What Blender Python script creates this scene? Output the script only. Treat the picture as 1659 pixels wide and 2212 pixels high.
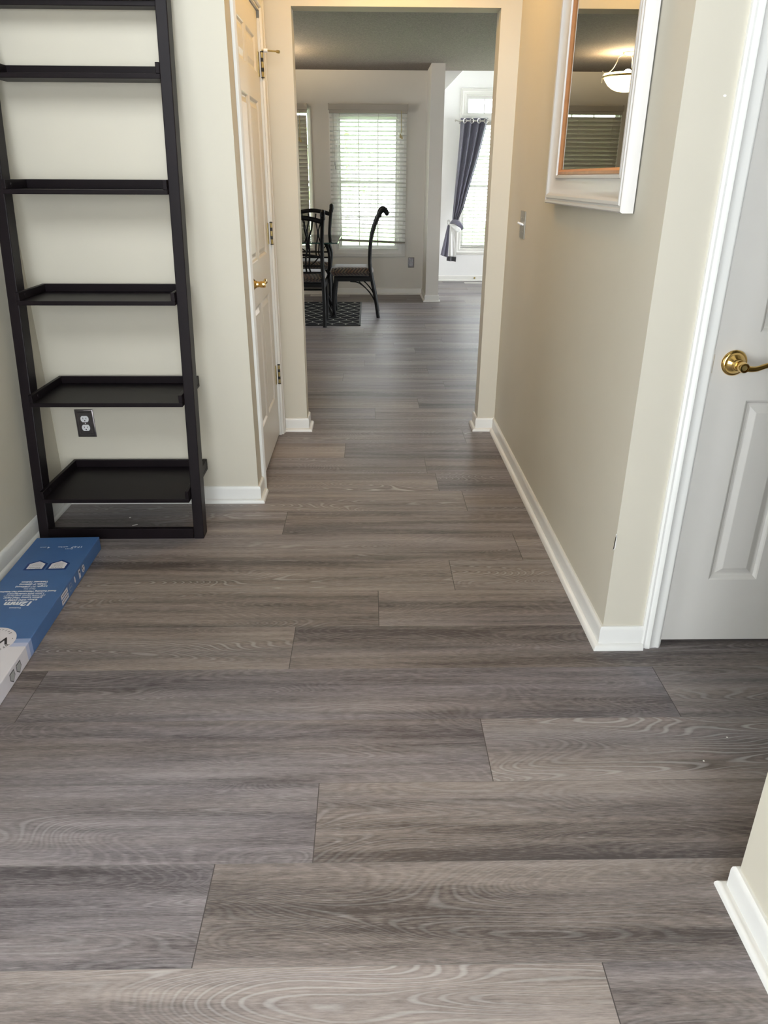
import bpy, math, random
from mathutils import Vector, Matrix
from math import sin, cos, pi, radians

for o in list(bpy.data.objects):
    bpy.data.objects.remove(o, do_unlink=True)
SC = bpy.context.scene
COL = SC.collection
random.seed(7)

# ------------------------------------------------------------------ camera
cd = bpy.data.cameras.new('camera')
cam = bpy.data.objects.new('camera', cd)
COL.objects.link(cam)
cd.sensor_fit = 'HORIZONTAL'
cd.sensor_width = 36.0
cd.lens = 36.0 * 1598.9 / 1659.0
cd.clip_start = 0.02
cd.clip_end = 200
_p, _y, _r = 0.42383336, 0.02077148, 0.00505024
_f = Vector((sin(_y) * cos(_p), cos(_y) * cos(_p), -sin(_p)))
_rt = Vector((cos(_y), -sin(_y), 0))
_up = _rt.cross(_f)
_rt2 = _rt * cos(_r) + _up * sin(_r)
_up2 = -_rt * sin(_r) + _up * cos(_r)
cam.matrix_world = Matrix(((_rt2.x, _up2.x, -_f.x, 0), (_rt2.y, _up2.y, -_f.y, 0), (_rt2.z, _up2.z, -_f.z, 1.3347), (0, 0, 0, 1)))
SC.camera = cam

# ------------------------------------------------------------------ world, exposure
SKY = 16.6
w = bpy.data.worlds.new('sky')
SC.world = w
w.use_nodes = True
bg = w.node_tree.nodes['Background']
bg.inputs[0].default_value = (0.93, 0.945, 1.0, 1)
bg.inputs[1].default_value = SKY
SC.view_settings.view_transform = 'Standard'
SC.view_settings.look = 'None'
SC.view_settings.gamma = 1.0
SC.view_settings.use_curve_mapping = False
SC.view_settings.exposure = -0.27
HALL_LAMP = 50.0
PENDANT = 48.0


sun_d = bpy.data.lights.new('sun', 'SUN')
sun_d.energy = 55.0
sun_d.angle = radians(0.6)
sun_d.color = (1.0, 0.96, 0.90)
sun = bpy.data.objects.new('sun', sun_d)
COL.objects.link(sun)
sun.rotation_euler = Vector((-0.78, -0.30, -0.60)).to_track_quat('-Z', 'Y').to_euler()


def portal(name, x, y, z, w_, h_, direction):
    l = bpy.data.lights.new(name, 'AREA')
    l.shape = 'RECTANGLE'
    l.size = w_
    l.size_y = h_
    l.cycles.is_portal = True
    o = bpy.data.objects.new(name, l)
    COL.objects.link(o)
    o.location = (x, y, z)
    o.rotation_euler = Vector(direction).to_track_quat('-Z', 'Z').to_euler()
    return o


# ------------------------------------------------------------------ materials
class NT:
    def __init__(s, name):
        s.m = bpy.data.materials.new(name)
        s.m.use_nodes = True
        s.t = s.m.node_tree
        s.b = s.t.nodes['Principled BSDF']
        s.out = s.t.nodes['Material Output']

    def n(s, typ, **kw):
        nd = s.t.nodes.new(typ)
        for k, v in kw.items():
            setattr(nd, k, v)
        return nd

    def put(s, sock, v):
        if v is None:
            return
        if hasattr(v, 'is_output'):
            s.t.links.new(v, sock)
        else:
            sock.default_value = v

    def math(s, op, a, b=None, c=None, clamp=False):
        nd = s.n('ShaderNodeMath', operation=op, use_clamp=clamp)
        for i, v in enumerate((a, b, c)):
            if v is not None:
                s.put(nd.inputs[i], v)
        return nd.outputs[0]

    def mix(s, f, a, b, mode='MIX'):
        nd = s.n('ShaderNodeMix', data_type='RGBA', blend_type=mode)
        s.put(nd.inputs[0], f)
        s.put(nd.inputs[6], a)
        s.put(nd.inputs[7], b)
        return nd.outputs[2]

    def noise(s, vec, scale, detail=2, rough=0.5, dist=0.0):
        nd = s.n('ShaderNodeTexNoise')
        s.put(nd.inputs['Vector'], vec)
        nd.inputs['Scale'].default_value = scale
        nd.inputs['Detail'].default_value = detail
        nd.inputs['Roughness'].default_value = rough
        nd.inputs['Distortion'].default_value = dist
        return nd.outputs[0]

    def ramp(s, f, stops):
        nd = s.n('ShaderNodeMapRange')
        s.put(nd.inputs[0], f)
        (a, b), (c, d) = stops
        nd.inputs[1].default_value = a
        nd.inputs[2].default_value = c
        nd.inputs[3].default_value = b
        nd.inputs[4].default_value = d
        return nd.outputs[0]

    def comb(s, x, y, z):
        nd = s.n('ShaderNodeCombineXYZ')
        for i, v in enumerate((x, y, z)):
            s.put(nd.inputs[i], v)
        return nd.outputs[0]

    def sep(s, v):
        nd = s.n('ShaderNodeSeparateXYZ')
        s.put(nd.inputs[0], v)
        return nd.outputs

    def bump(s, h, strength, dist=0.01):
        nd = s.n('ShaderNodeBump')
        nd.inputs['Strength'].default_value = strength
        nd.inputs['Distance'].default_value = dist
        s.put(nd.inputs['Height'], h)
        s.t.links.new(nd.outputs[0], s.b.inputs['Normal'])

    def obj(s):
        return s.n('ShaderNodeTexCoord').outputs['Object']


def m_slat(name='blind_vinyl', tr=0.04):
    k = NT(name)
    k.b.inputs['Base Color'].default_value = (0.86, 0.86, 0.82, 1)
    k.b.inputs['Roughness'].default_value = 0.45
    nz = k.noise(k.obj(), 8, 2)
    tl = k.n('ShaderNodeBsdfTranslucent')
    k.put(tl.inputs[0], k.mix(nz, (0.80, 0.79, 0.74, 1), (0.88, 0.87, 0.83, 1)))
    mx = k.n('ShaderNodeMixShader')
    mx.inputs[0].default_value = tr
    k.t.links.new(k.b.outputs[0], mx.inputs[1])
    k.t.links.new(tl.outputs[0], mx.inputs[2])
    k.t.links.new(mx.outputs[0], k.out.inputs[0])
    return k.m


def rgba(c):
    return (c[0], c[1], c[2], 1)


def simple(name, col, rough=0.5, metal=0.0, spec=0.5, var=0.0, scale=40, bump=0.0, emit=None, es=0.0, coat=0.0):
    k = NT(name)
    k.b.inputs['Roughness'].default_value = rough
    k.b.inputs['Metallic'].default_value = metal
    k.b.inputs['Specular IOR Level'].default_value = spec
    k.b.inputs['Coat Weight'].default_value = coat
    if var or bump:
        nz = k.noise(k.obj(), scale, 4, 0.6)
        if var:
            d = tuple(max(0, c * (1 - var)) for c in col)
            e = tuple(min(1, c * (1 + var)) for c in col)
            k.put(k.b.inputs['Base Color'], k.mix(k.ramp(nz, ((0.3, 0), (0.7, 1))), rgba(d), rgba(e)))
        else:
            k.b.inputs['Base Color'].default_value = rgba(col)
        if bump:
            k.bump(nz, bump, 0.002)
    else:
        k.b.inputs['Base Color'].default_value = rgba(col)
    if emit:
        k.b.inputs['Emission Color'].default_value = rgba(emit)
        k.b.inputs['Emission Strength'].default_value = es
    return k.m


M = {}
M['wall'] = simple('hall_paint', (0.56, 0.525, 0.44), 0.62, var=0.015, scale=3, bump=0.0)
M['wall_dining'] = simple('dining_paint', (0.73, 0.70, 0.645), 0.7, var=0.015, scale=3)
M['wall_bright'] = simple('bright_room_paint', (0.87, 0.86, 0.85), 0.7, var=0.01, scale=3)
M['trim'] = simple('trim_gloss_white', (0.74, 0.735, 0.71), 0.32, var=0.01, scale=8)
M['frame_white'] = simple('mirror_frame_white', (0.60, 0.58, 0.56), 0.4, var=0.01, scale=8)
M['door'] = simple('door_satin_white', (0.68, 0.66, 0.625), 0.38, var=0.01, scale=6)
M['wincase'] = simple('window_trim_white', (0.80, 0.785, 0.745), 0.4, var=0.01, scale=8)
M['slat'] = m_slat()
M['slat_bright'] = m_slat('bright_blind_vinyl', 0.15)
M['slat_shaded'] = simple('backlit_shade_vinyl', (0.42, 0.385, 0.33), 0.5, var=0.02, scale=8)  # blind vinyl with backlit shade put into its colour
M['brass'] = simple('polished_brass', (0.80, 0.55, 0.20), 0.16, metal=1.0, var=0.05, scale=30)
M['brass_dull'] = simple('aged_brass', (0.42, 0.33, 0.14), 0.5, metal=1.0, var=0.2, scale=60)
M['steel'] = simple('brushed_nickel', (0.62, 0.60, 0.57), 0.3, metal=1.0, var=0.05, scale=60)
M['pewter'] = simple('dark_pewter', (0.20, 0.185, 0.19), 0.3, metal=0.9, var=0.1, scale=60)
M['plate_grey'] = simple('brushed_plate', (0.42, 0.40, 0.36), 0.38, metal=0.85, var=0.08, scale=60)
M['plastic'] = simple('white_plastic', (0.82, 0.82, 0.84), 0.3)
M['dark'] = simple('dark_slot', (0.02, 0.02, 0.02), 0.6)
M['iron'] = simple('black_iron', (0.004, 0.0035, 0.0035), 0.5, spec=0.2, var=0.2, scale=50)
M['white_metal'] = simple('painted_register', (0.72, 0.70, 0.66), 0.4, var=0.02)
M['cord'] = simple('blind_cord', (0.50, 0.42, 0.22), 0.8, var=0.1)
M['cardback'] = simple('raw_subfloor', (0.03, 0.025, 0.02), 0.9, var=0.1)
M['copper'] = simple('copper_leaf', (0.62, 0.30, 0.14), 0.34, metal=0.55, var=0.08, scale=30)
M['chip'] = simple('plaster_chip', (0.85, 0.84, 0.80), 0.8, var=0.05)


def m_ceiling():
    k = NT('textured_ceiling')
    o = k.obj()
    nz = k.noise(o, 90, 4, 0.7)
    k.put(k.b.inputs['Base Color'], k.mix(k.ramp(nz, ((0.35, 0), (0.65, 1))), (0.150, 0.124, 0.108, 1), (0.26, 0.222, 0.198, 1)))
    k.b.inputs['Roughness'].default_value = 0.9
    k.bump(nz, 0.6, 0.006)
    return k.m


M['ceiling'] = m_ceiling()


def m_floor():
    k = NT('grey_oak_plank')
    uv = k.n('ShaderNodeUVMap', uv_map='pl').outputs[0]
    att = k.n('ShaderNodeVertexColor', layer_name='rnd')
    r = k.n('ShaderNodeSeparateColor')
    k.t.links.new(att.outputs[0], r.inputs[0])
    r1, r2, r3 = r.outputs[0], r.outputs[1], r.outputs[2]
    s = k.sep(uv)
    x, y = s[0], s[1]
    X = k.math('ADD', x, k.math('MULTIPLY', r1, 53.0))
    Y = k.math('ADD', y, k.math('MULTIPLY', r2, 37.0))
    # wide soft colour bands along the board
    band = k.noise(k.comb(k.math('MULTIPLY', X, 0.55), k.math('MULTIPLY', Y, 7.0), 0), 1.0, 3, 0.55)
    streak = k.noise(k.comb(k.math('MULTIPLY', X, 2.0), k.math('MULTIPLY', Y, 34.0), 0), 1.0, 4, 0.65)
    fine = k.noise(k.comb(k.math('MULTIPLY', X, 34.0), k.math('MULTIPLY', Y, 330.0), 0), 1.0, 3, 0.7)
    pore = k.noise(k.comb(k.math('MULTIPLY', X, 30.0), k.math('MULTIPLY', Y, 520.0), 3.0), 1.0, 1, 0.5)
    # cathedral rings: contour lines of a stretched field
    fld = k.noise(k.comb(k.math('MULTIPLY', X, 1.15), k.math('MULTIPLY', Y, 6.5), 5.0), 1.0, 1.0, 0.4, 0.35)
    wob = k.math('MULTIPLY', k.math('SUBTRACT', k.noise(k.comb(k.math('MULTIPLY', X, 18.0), k.math('MULTIPLY', Y, 60.0), 1.0), 1.0, 2), 0.5), 0.005)
    fld = k.math('ADD', fld, wob)
    ring = k.math('SINE', k.math('MULTIPLY', fld, 290.0))
    line = k.ramp(ring, ((0.45, 0), (0.98, 1)))
    mask = k.ramp(k.noise(k.comb(k.math('MULTIPLY', X, 0.9), k.math('MULTIPLY', Y, 5.5), 9.0), 1.0, 2), ((0.46, 0), (0.66, 1)))
    white = k.math('MULTIPLY', k.math('MULTIPLY', line, mask), k.ramp(r3, ((0.2, 0.25), (1.0, 1.0))))
    darkl = k.math('MULTIPLY', k.ramp(ring, ((-0.2, 0.35), (-0.95, 0.0))), 0.5)
    # knots
    vor = k.n('ShaderNodeTexVoronoi', feature='F1')
    k.put(vor.inputs['Vector'], k.comb(k.math('MULTIPLY', X, 1.05), k.math('MULTIPLY', Y, 4.2), 0))
    vor.inputs['Scale'].default_value = 1.0
    knot = k.ramp(vor.outputs['Distance'], ((0.015, 1), (0.13, 0)))
    knot = k.math('MULTIPLY', knot, knot)
    v = k.math('ADD', k.math('MULTIPLY', band, 0.80), k.math('MULTIPLY', streak, 0.62))
    v = k.math('ADD', v, k.math('MULTIPLY', fine, 0.52))
    v = k.math('ADD', v, k.math('MULTIPLY', k.math('SUBTRACT', r3, 0.5), 0.13))
    v = k.math('SUBTRACT', v, k.math('MULTIPLY', darkl, 0.35))
    t = k.ramp(v, ((0.70, 0), (1.24, 1)))
    warm = k.ramp(k.math('ADD', k.math('MULTIPLY', r1, 0.5), k.noise(k.comb(k.math('MULTIPLY', X, 0.4), k.math('MULTIPLY', Y, 9.0), 2.0), 1.0, 2)), ((0.4, 0), (1.0, 1)))
    cool_c = k.mix(t, (0.074, 0.066, 0.075, 1), (0.345, 0.315, 0.342, 1))
    warm_c = k.mix(t, (0.077, 0.064, 0.061, 1), (0.405, 0.346, 0.320, 1))
    c = k.mix(warm, cool_c, warm_c)
    c = k.mix(k.math('MULTIPLY', knot, 0.75, clamp=True), c, (0.035, 0.028, 0.024, 1))
    c = k.mix(k.math('MULTIPLY', white, 0.44, clamp=True), c, (0.78, 0.77, 0.78, 1))
    c = k.mix(k.ramp(pore, ((0.60, 0), (0.80, 0.4))), c, (0.50, 0.48, 0.48, 1))
    # seams
    lu = k.n('ShaderNodeUVMap', uv_map='len').outputs[0]
    L = k.sep(lu)
    ex = k.math('MINIMUM', L[0], L[1])
    ey = k.math('MINIMUM', y, k.math('SUBTRACT', 0.2286, y))
    jx = k.math('LESS_THAN', ex, 0.0011)
    jy = k.math('LESS_THAN', ey, 0.0007)
    c = k.mix(jx, c, (0.07, 0.062, 0.06, 1))
    c = k.mix(k.math('MULTIPLY', jy, k.ramp(r1, ((0, 0.35), (1, 0.85)))), c, k.mix(r2, (0.03, 0.027, 0.025, 1), (0.26, 0.25, 0.24, 1)))
    k.put(k.b.inputs['Base Color'], c)
    k.put(k.b.inputs['Roughness'], k.ramp(fine, ((0.3, 0.34), (0.7, 0.50))))
    k.b.inputs['Specular IOR Level'].default_value = 0.28
    h = k.math('ADD', k.math('MULTIPLY', fine, 0.5), k.math('MULTIPLY', white, 0.5))
    h = k.math('SUBTRACT', h, k.math('MULTIPLY', k.math('MAXIMUM', jx, jy), 2.0))
    k.bump(h, 0.22, 0.0012)
    return k.m


M['floor'] = m_floor()


def m_espresso():
    k = NT('espresso_wood')
    o = k.obj()
    s = k.sep(o)
    g = k.noise(k.comb(k.math('MULTIPLY', s[0], 9), k.math('MULTIPLY', s[1], 9), k.math('MULTIPLY', s[2], 9)), 1.0, 3)
    f = k.noise(o, 160, 3)
    k.put(k.b.inputs['Base Color'], k.mix(k.math('ADD', k.math('MULTIPLY', g, 0.6), k.math('MULTIPLY', f, 0.3)), (0.004, 0.003, 0.004, 1), (0.014, 0.009, 0.011, 1)))
    k.b.inputs['Roughness'].default_value = 0.42
    k.b.inputs['Specular IOR Level'].default_value = 0.14
    return k.m


M['wood'] = m_espresso()


def m_glass(name, tint, refl=0.08):
    k = NT(name)
    k.t.nodes.remove(k.b)
    tr = k.n('ShaderNodeBsdfTransparent')
    tr.inputs[0].default_value = rgba(tint)
    gl = k.n('ShaderNodeBsdfGlossy')
    gl.inputs['Roughness'].default_value = 0.0
    fr = k.n('ShaderNodeFresnel')
    fr.inputs[0].default_value = 1.5
    mx = k.n('ShaderNodeMixShader')
    k.t.links.new(k.math('MULTIPLY', fr.outputs[0], 1.0), mx.inputs[0])
    k.t.links.new(tr.outputs[0], mx.inputs[1])
    k.t.links.new(gl.outputs[0], mx.inputs[2])
    k.t.links.new(mx.outputs[0], k.out.inputs[0])
    return k.m


M['glass'] = m_glass('window_glass', (0.95, 0.97, 0.96))
M['table_glass'] = m_glass('table_glass', (0.80, 0.88, 0.84))
M['glass_edge'] = simple('glass_edge_green', (0.02, 0.06, 0.05), 0.1)


def m_mirror():
    k = NT('mirror_silver')
    k.b.inputs['Base Color'].default_value = (0.58, 0.57, 0.50, 1)
    k.b.inputs['Metallic'].default_value = 1.0
    k.b.inputs['Roughness'].default_value = 0.0
    return k.m


M['mirror'] = m_mirror()


def m_rug():
    k = NT('lattice_rug')
    o = k.obj()
    s = k.sep(o)
    X = k.math('DIVIDE', s[0], 0.135)
    t = k.math('DIVIDE', s[1], 0.125)
    cs = k.math('COSINE', k.math('MULTIPLY', X, 2 * pi))
    n = k.math('ROUND', t)
    sg = k.math('COSINE', k.math('MULTIPLY', n, pi))
    A = 0.26
    d = k.math('ABSOLUTE', k.math('SUBTRACT', k.math('SUBTRACT', t, n), k.math('MULTIPLY', k.math('MULTIPLY', sg, cs), A)))
    ln = k.math('LESS_THAN', d, 0.065)
    fl = k.math('FLOOR', t)
    sg2 = k.math('COSINE', k.math('MULTIPLY', fl, pi))
    fx = k.math('ABSOLUTE', k.math('SUBTRACT', k.math('ADD', X, k.math('MULTIPLY', k.math('SUBTRACT', 1.0, sg2), 0.25)), k.math('ROUND', k.math('ADD', X, k.math('MULTIPLY', k.math('SUBTRACT', 1.0, sg2), 0.25)))))
    tt = k.math('FRACT', t)
    br = k.math('MULTIPLY', k.math('LESS_THAN', fx, 0.035), k.math('MULTIPLY', k.math('GREATER_THAN', tt, A), k.math('LESS_THAN', tt, 1 - A)))
    nz = k.noise(o, 260, 2)
    c = k.mix(k.math('MAXIMUM', ln, br), k.mix(nz, (0.008, 0.008, 0.010, 1), (0.03, 0.03, 0.034, 1)), (0.40, 0.39, 0.35, 1))
    k.put(k.b.inputs['Base Color'], c)
    k.b.inputs['Roughness'].default_value = 0.95
    k.b.inputs['Specular IOR Level'].default_value = 0.1
    k.bump(nz, 0.3, 0.002)
    return k.m


M['rug'] = m_rug()


def m_cushion():
    k = NT('checked_cushion_fabric')
    o = k.obj()
    s = k.sep(o)
    u = k.math('MULTIPLY', k.math('ADD', s[0], k.math('MULTIPLY', s[2], 1.0)), 58)
    v = k.math('MULTIPLY', k.math('ADD', s[1], k.math('MULTIPLY', s[2], 1.0)), 58)
    ck = k.n('ShaderNodeTexChecker')
    ck.inputs['Scale'].default_value = 1.0
    k.put(ck.inputs['Vector'], k.comb(u, v, 0.5))
    nz = k.noise(o, 14, 2)
    base = k.mix(ck.outputs[1], (0.018, 0.006, 0.006, 1), (0.13, 0.062, 0.026, 1))
    base = k.mix(k.ramp(nz, ((0.42, 0), (0.58, 0.8))), base, k.mix(ck.outputs[1], (0.008, 0.006, 0.008, 1), (0.16, 0.13, 0.085, 1)))
    k.put(k.b.inputs['Base Color'], base)
    k.b.inputs['Roughness'].default_value = 0.75
    k.b.inputs['Sheen Weight'].default_value = 0.5
    k.bump(k.noise(o, 300, 2), 0.2, 0.001)
    return k.m


M['cushion'] = m_cushion()


def m_fabric(name, col, trans=0.0):
    k = NT(name)
    s = k.sep(k.obj())
    wv = k.noise(k.comb(k.math('MULTIPLY', s[0], 500), s[1], k.math('MULTIPLY', s[2], 300)), 1.0, 2)
    d = tuple(c * 0.85 for c in col)
    k.put(k.b.inputs['Base Color'], k.mix(wv, rgba(d), rgba(col)))
    k.b.inputs['Roughness'].default_value = 0.55
    k.b.inputs['Sheen Weight'].default_value = 0.3
    if trans:
        k.t.nodes.active = k.b
        tl = k.n('ShaderNodeBsdfTranslucent')
        tl.inputs[0].default_value = rgba(col)
        mx = k.n('ShaderNodeMixShader')
        mx.inputs[0].default_value = trans
        k.t.links.new(k.b.outputs[0], mx.inputs[1])
        k.t.links.new(tl.outputs[0], mx.inputs[2])
        k.t.links.new(mx.outputs[0], k.out.inputs[0])
    return k.m


M['curtain'] = m_fabric('slate_satin', (0.15, 0.145, 0.20))
M['curtain_dark'] = m_fabric('charcoal_band', (0.03, 0.028, 0.035))
M['lining'] = m_fabric('white_lining', (0.85, 0.85, 0.84))

M['box_blue'] = simple('blue_print', (0.055, 0.138, 0.34), 0.45, var=0.06, scale=14)
M['box_blue2'] = simple('mid_blue_print', (0.26, 0.35, 0.60), 0.45, var=0.02)
M['box_blue3'] = simple('pale_blue_print', (0.45, 0.50, 0.70), 0.45, var=0.02)
M['box_white'] = simple('white_print', (0.66, 0.65, 0.72), 0.45, var=0.01)
M['ink_white'] = simple('ink_white', (0.74, 0.78, 0.86), 0.5)
M['ink_navy'] = simple('ink_navy', (0.012, 0.045, 0.20), 0.5)
M['ink_black'] = simple('ink_black', (0.02, 0.02, 0.03), 0.5)
M['ink_grey'] = simple('ink_grey', (0.35, 0.36, 0.38), 0.5)
M['lawn'] = simple('lawn_grass', (0.10, 0.22, 0.05), 0.9, var=0.3, scale=5)
M['leaf'] = simple('tree_leaf', (0.34, 0.46, 0.22), 0.8, var=0.4, scale=6)
M['bark'] = simple('tree_bark', (0.10, 0.07, 0.05), 0.9, var=0.3, scale=20)
M['lamp_hall'] = simple('warm_lamp_glass', (0.9, 0.85, 0.75), 0.4, emit=(1.0, 0.54, 0.07), es=HALL_LAMP)
M['lamp_bowl'] = simple('pendant_alabaster', (0.9, 0.85, 0.75), 0.4, emit=(1.0, 0.80, 0.48), es=7.0)


# ------------------------------------------------------------------ mesh helpers
class MB:
    def __init__(s):
        s.v = []
        s.f = []
        s.mi = []

    def add(s, verts, faces, mi=0):
        o = len(s.v)
        s.v += [tuple(v) for v in verts]
        for f in faces:
            s.f.append([i + o for i in f])
            s.mi.append(mi)
        return s

    def box(s, x0, x1, y0, y1, z0, z1, mi=0):
        v = [(x0, y0, z0), (x1, y0, z0), (x1, y1, z0), (x0, y1, z0), (x0, y0, z1), (x1, y0, z1), (x1, y1, z1), (x0, y1, z1)]
        return s.add(v, [(0, 3, 2, 1), (4, 5, 6, 7), (0, 1, 5, 4), (1, 2, 6, 5), (2, 3, 7, 6), (3, 0, 4, 7)], mi)

    def lathe(s, prof, origin=(0, 0, 0), axis='Z', seg=28, mi=0):
        vs = []
        for (r, h) in prof:
            for i in range(seg):
                a = 2 * pi * i / seg
                p = (r * cos(a), r * sin(a), h)
                if axis == 'Y-':
                    p = (p[0], -p[2], p[1])
                elif axis == 'X+':
                    p = (p[2], p[0], p[1])
                elif axis == 'X-':
                    p = (-p[2], p[0], p[1])
                elif axis == 'X':
                    p = (p[2], p[0], p[1])
                elif axis == 'Y':
                    p = (p[0], p[2], p[1])
                vs.append((p[0] + origin[0], p[1] + origin[1], p[2] + origin[2]))
        fs = []
        n = len(prof)
        for j in range(n - 1):
            for i in range(seg):
                k = (i + 1) % seg
                fs.append((j * seg + i, j * seg + k, (j + 1) * seg + k, (j + 1) * seg + i))
        if prof[0][0] > 1e-6:
            fs.append(tuple(range(seg))[::-1])
        if prof[-1][0] > 1e-6:
            fs.append(tuple((n - 1) * seg + i for i in range(seg)))
        return s.add(vs, fs, mi)

    def tube(s, pts, rad, seg=10, mi=0, sq=None):
        pts = [Vector(p) for p in pts]
        n = len(pts)
        if not hasattr(rad, '__len__'):
            rad = [rad] * n
        vs = []
        up = None
        for i, p in enumerate(pts):
            t = (pts[min(i + 1, n - 1)] - pts[max(i - 1, 0)]).normalized()
            if up is None:
                up = Vector((0, 0, 1)) if abs(t.z) < 0.9 else Vector((1, 0, 0))
            a = t.cross(up)
            if a.length < 1e-5:
                a = t.cross(Vector((0, 1, 0)))
            a.normalize()
            b = a.cross(t).normalized()
            up = b
            for j in range(seg):
                th = 2 * pi * (j + 0.5) / seg
                ka, kb = (1, 1) if sq is None else sq
                vs.append(p + a * (cos(th) * rad[i] * ka) + b * (sin(th) * rad[i] * kb))
        fs = []
        for i in range(n - 1):
            for j in range(seg):
                k = (j + 1) % seg
                fs.append((i * seg + j, (i + 1) * seg + j, (i + 1) * seg + k, i * seg + k))
        fs.append(tuple(range(seg)))
        fs.append(tuple((n - 1) * seg + j for j in range(seg))[::-1])
        return s.add(vs, fs, mi)

    def sphere(s, c, r, seg=16, mi=0, sc=(1, 1, 1)):
        prof = []
        for i in range(seg // 2 + 1):
            a = -pi / 2 + pi * i / (seg // 2)
            prof.append((r * cos(a), r * sin(a)))
        vs = []
        fs = []
        for (rr, h) in prof:
            for i in range(seg):
                a = 2 * pi * i / seg
                vs.append((c[0] + rr * cos(a) * sc[0], c[1] + rr * sin(a) * sc[1], c[2] + h * sc[2]))
        for j in range(len(prof) - 1):
            for i in range(seg):
                k = (i + 1) % seg
                fs.append((j * seg + i, j * seg + k, (j + 1) * seg + k, (j + 1) * seg + i))
        return s.add(vs, fs, mi)

    def xform(s, mat):
        s.v = [tuple(mat @ Vector(v)) for v in s.v]
        return s

    def build(s, name, mats, parent=None, smooth=False, bevel=0.0, seg=2, loc=None):
        me = bpy.data.meshes.new(name)
        me.from_pydata(s.v, [], s.f)
        me.validate()
        if not isinstance(mats, (list, tuple)):
            mats = [mats]
        for m in mats:
            me.materials.append(m)
        if len(mats) > 1:
            for p, mi in zip(me.polygons, s.mi):
                p.material_index = mi
        me.update()
        if smooth:
            me.polygons.foreach_set('use_smooth', [True] * len(me.polygons))
            me.set_sharp_from_angle(angle=radians(38))
        o = bpy.data.objects.new(name, me)
        COL.objects.link(o)
        if parent is not None:
            o.parent = parent
        if loc:
            o.location = loc
        if bevel:
            b = o.modifiers.new('bevel', 'BEVEL')
            b.width = bevel
            b.segments = seg
            b.limit_method = 'ANGLE'
            b.angle_limit = radians(40)
        return o


def tag(o, label, cat, group=None, kind=None):
    o['label'] = label
    o['category'] = cat
    if group:
        o['group'] = group
    if kind:
        o['kind'] = kind
    return o


def thing(name, label, cat, loc=(0, 0, 0), rz=0.0, group=None, kind=None):
    o = bpy.data.objects.new(name, None)
    o.empty_display_size = 0.1
    COL.objects.link(o)
    o.location = loc
    o.rotation_euler = (0, 0, rz)
    return tag(o, label, cat, group, kind)


def struct(o, label, cat):
    return tag(o, label, cat, kind='structure')


def copy_tree(o, parent=None):
    c = o.copy()
    COL.objects.link(c)
    c.parent = parent
    for ch in list(o.children):
        copy_tree(ch, c)
    return c


def bez(pts, n=8):
    """Catmull-Rom through pts"""
    P = [Vector(p) for p in pts]
    P = [P[0] * 2 - P[1]] + P + [P[-1] * 2 - P[-2]]
    out = []
    for i in range(1, len(P) - 2):
        for j in range(n):
            t = j / n
            a, b, c, d = P[i - 1], P[i], P[i + 1], P[i + 2]
            out.append(0.5 * ((2 * b) + (c - a) * t + (2 * a - 5 * b + 4 * c - d) * t * t + (3 * b - a - 3 * c + d) * t ** 3))
    out.append(P[-2])
    return out


def miter_path(path, closed=False):
    """for 2D path returns per-vertex unit offset vectors to the LEFT (mitred)"""
    n = len(path)
    P = [Vector((p[0], p[1])) for p in path]
    res = []
    for i in range(n):
        d0 = d1 = None
        if closed or i > 0:
            d0 = (P[i] - P[i - 1]).normalized()
        if closed or i < n - 1:
            d1 = (P[(i + 1) % n] - P[i]).normalized()
        if d0 is None:
            d0 = d1
        if d1 is None:
            d1 = d0
        n0 = Vector((-d0.y, d0.x))
        n1 = Vector((-d1.y, d1.x))
        m = (n0 + n1)
        m = m / max(1e-6, m.dot(n0)) if m.length > 1e-5 else n0
        res.append(m)
    return P, res


def sweep(mb, path, prof, place, closed=False, mi=0):
    """prof = [(offset, height)], place(x, y, h) -> 3D"""
    P, Mv = miter_path(path, closed)
    k = len(prof)
    vs = []
    for p, m in zip(P, Mv):
        for (d, h) in prof:
            q = p + m * d
            vs.append(place(q.x, q.y, h))
    fs = []
    n = len(P)
    for i in range(n if closed else n - 1):
        a = i
        b = (i + 1) % n
        for j in range(k - 1):
            fs.append((a * k + j, b * k + j, b * k + j + 1, a * k + j + 1))
    if not closed:
        fs.append(tuple(range(k)))
        fs.append(tuple((n - 1) * k + j for j in range(k))[::-1])
    return mb.add(vs, fs, mi)


# ------------------------------------------------------------------ floor
YS0 = 0.9075
PW = 0.2286
PL = 1.80
known = {-1: .431, 0: -.333, 1: -.125, 2: .297, 3: .846, 4: -.243, 5: .028, 6: .302, 8: -.360, 9: .430, 11: .285, 12: -.133, 13: .535,
         15: .034, 16: .317, 18: .529, 19: -.194, 20: .443, 22: .051, 24: .214, 25: .656, 27: -.053}


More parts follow.
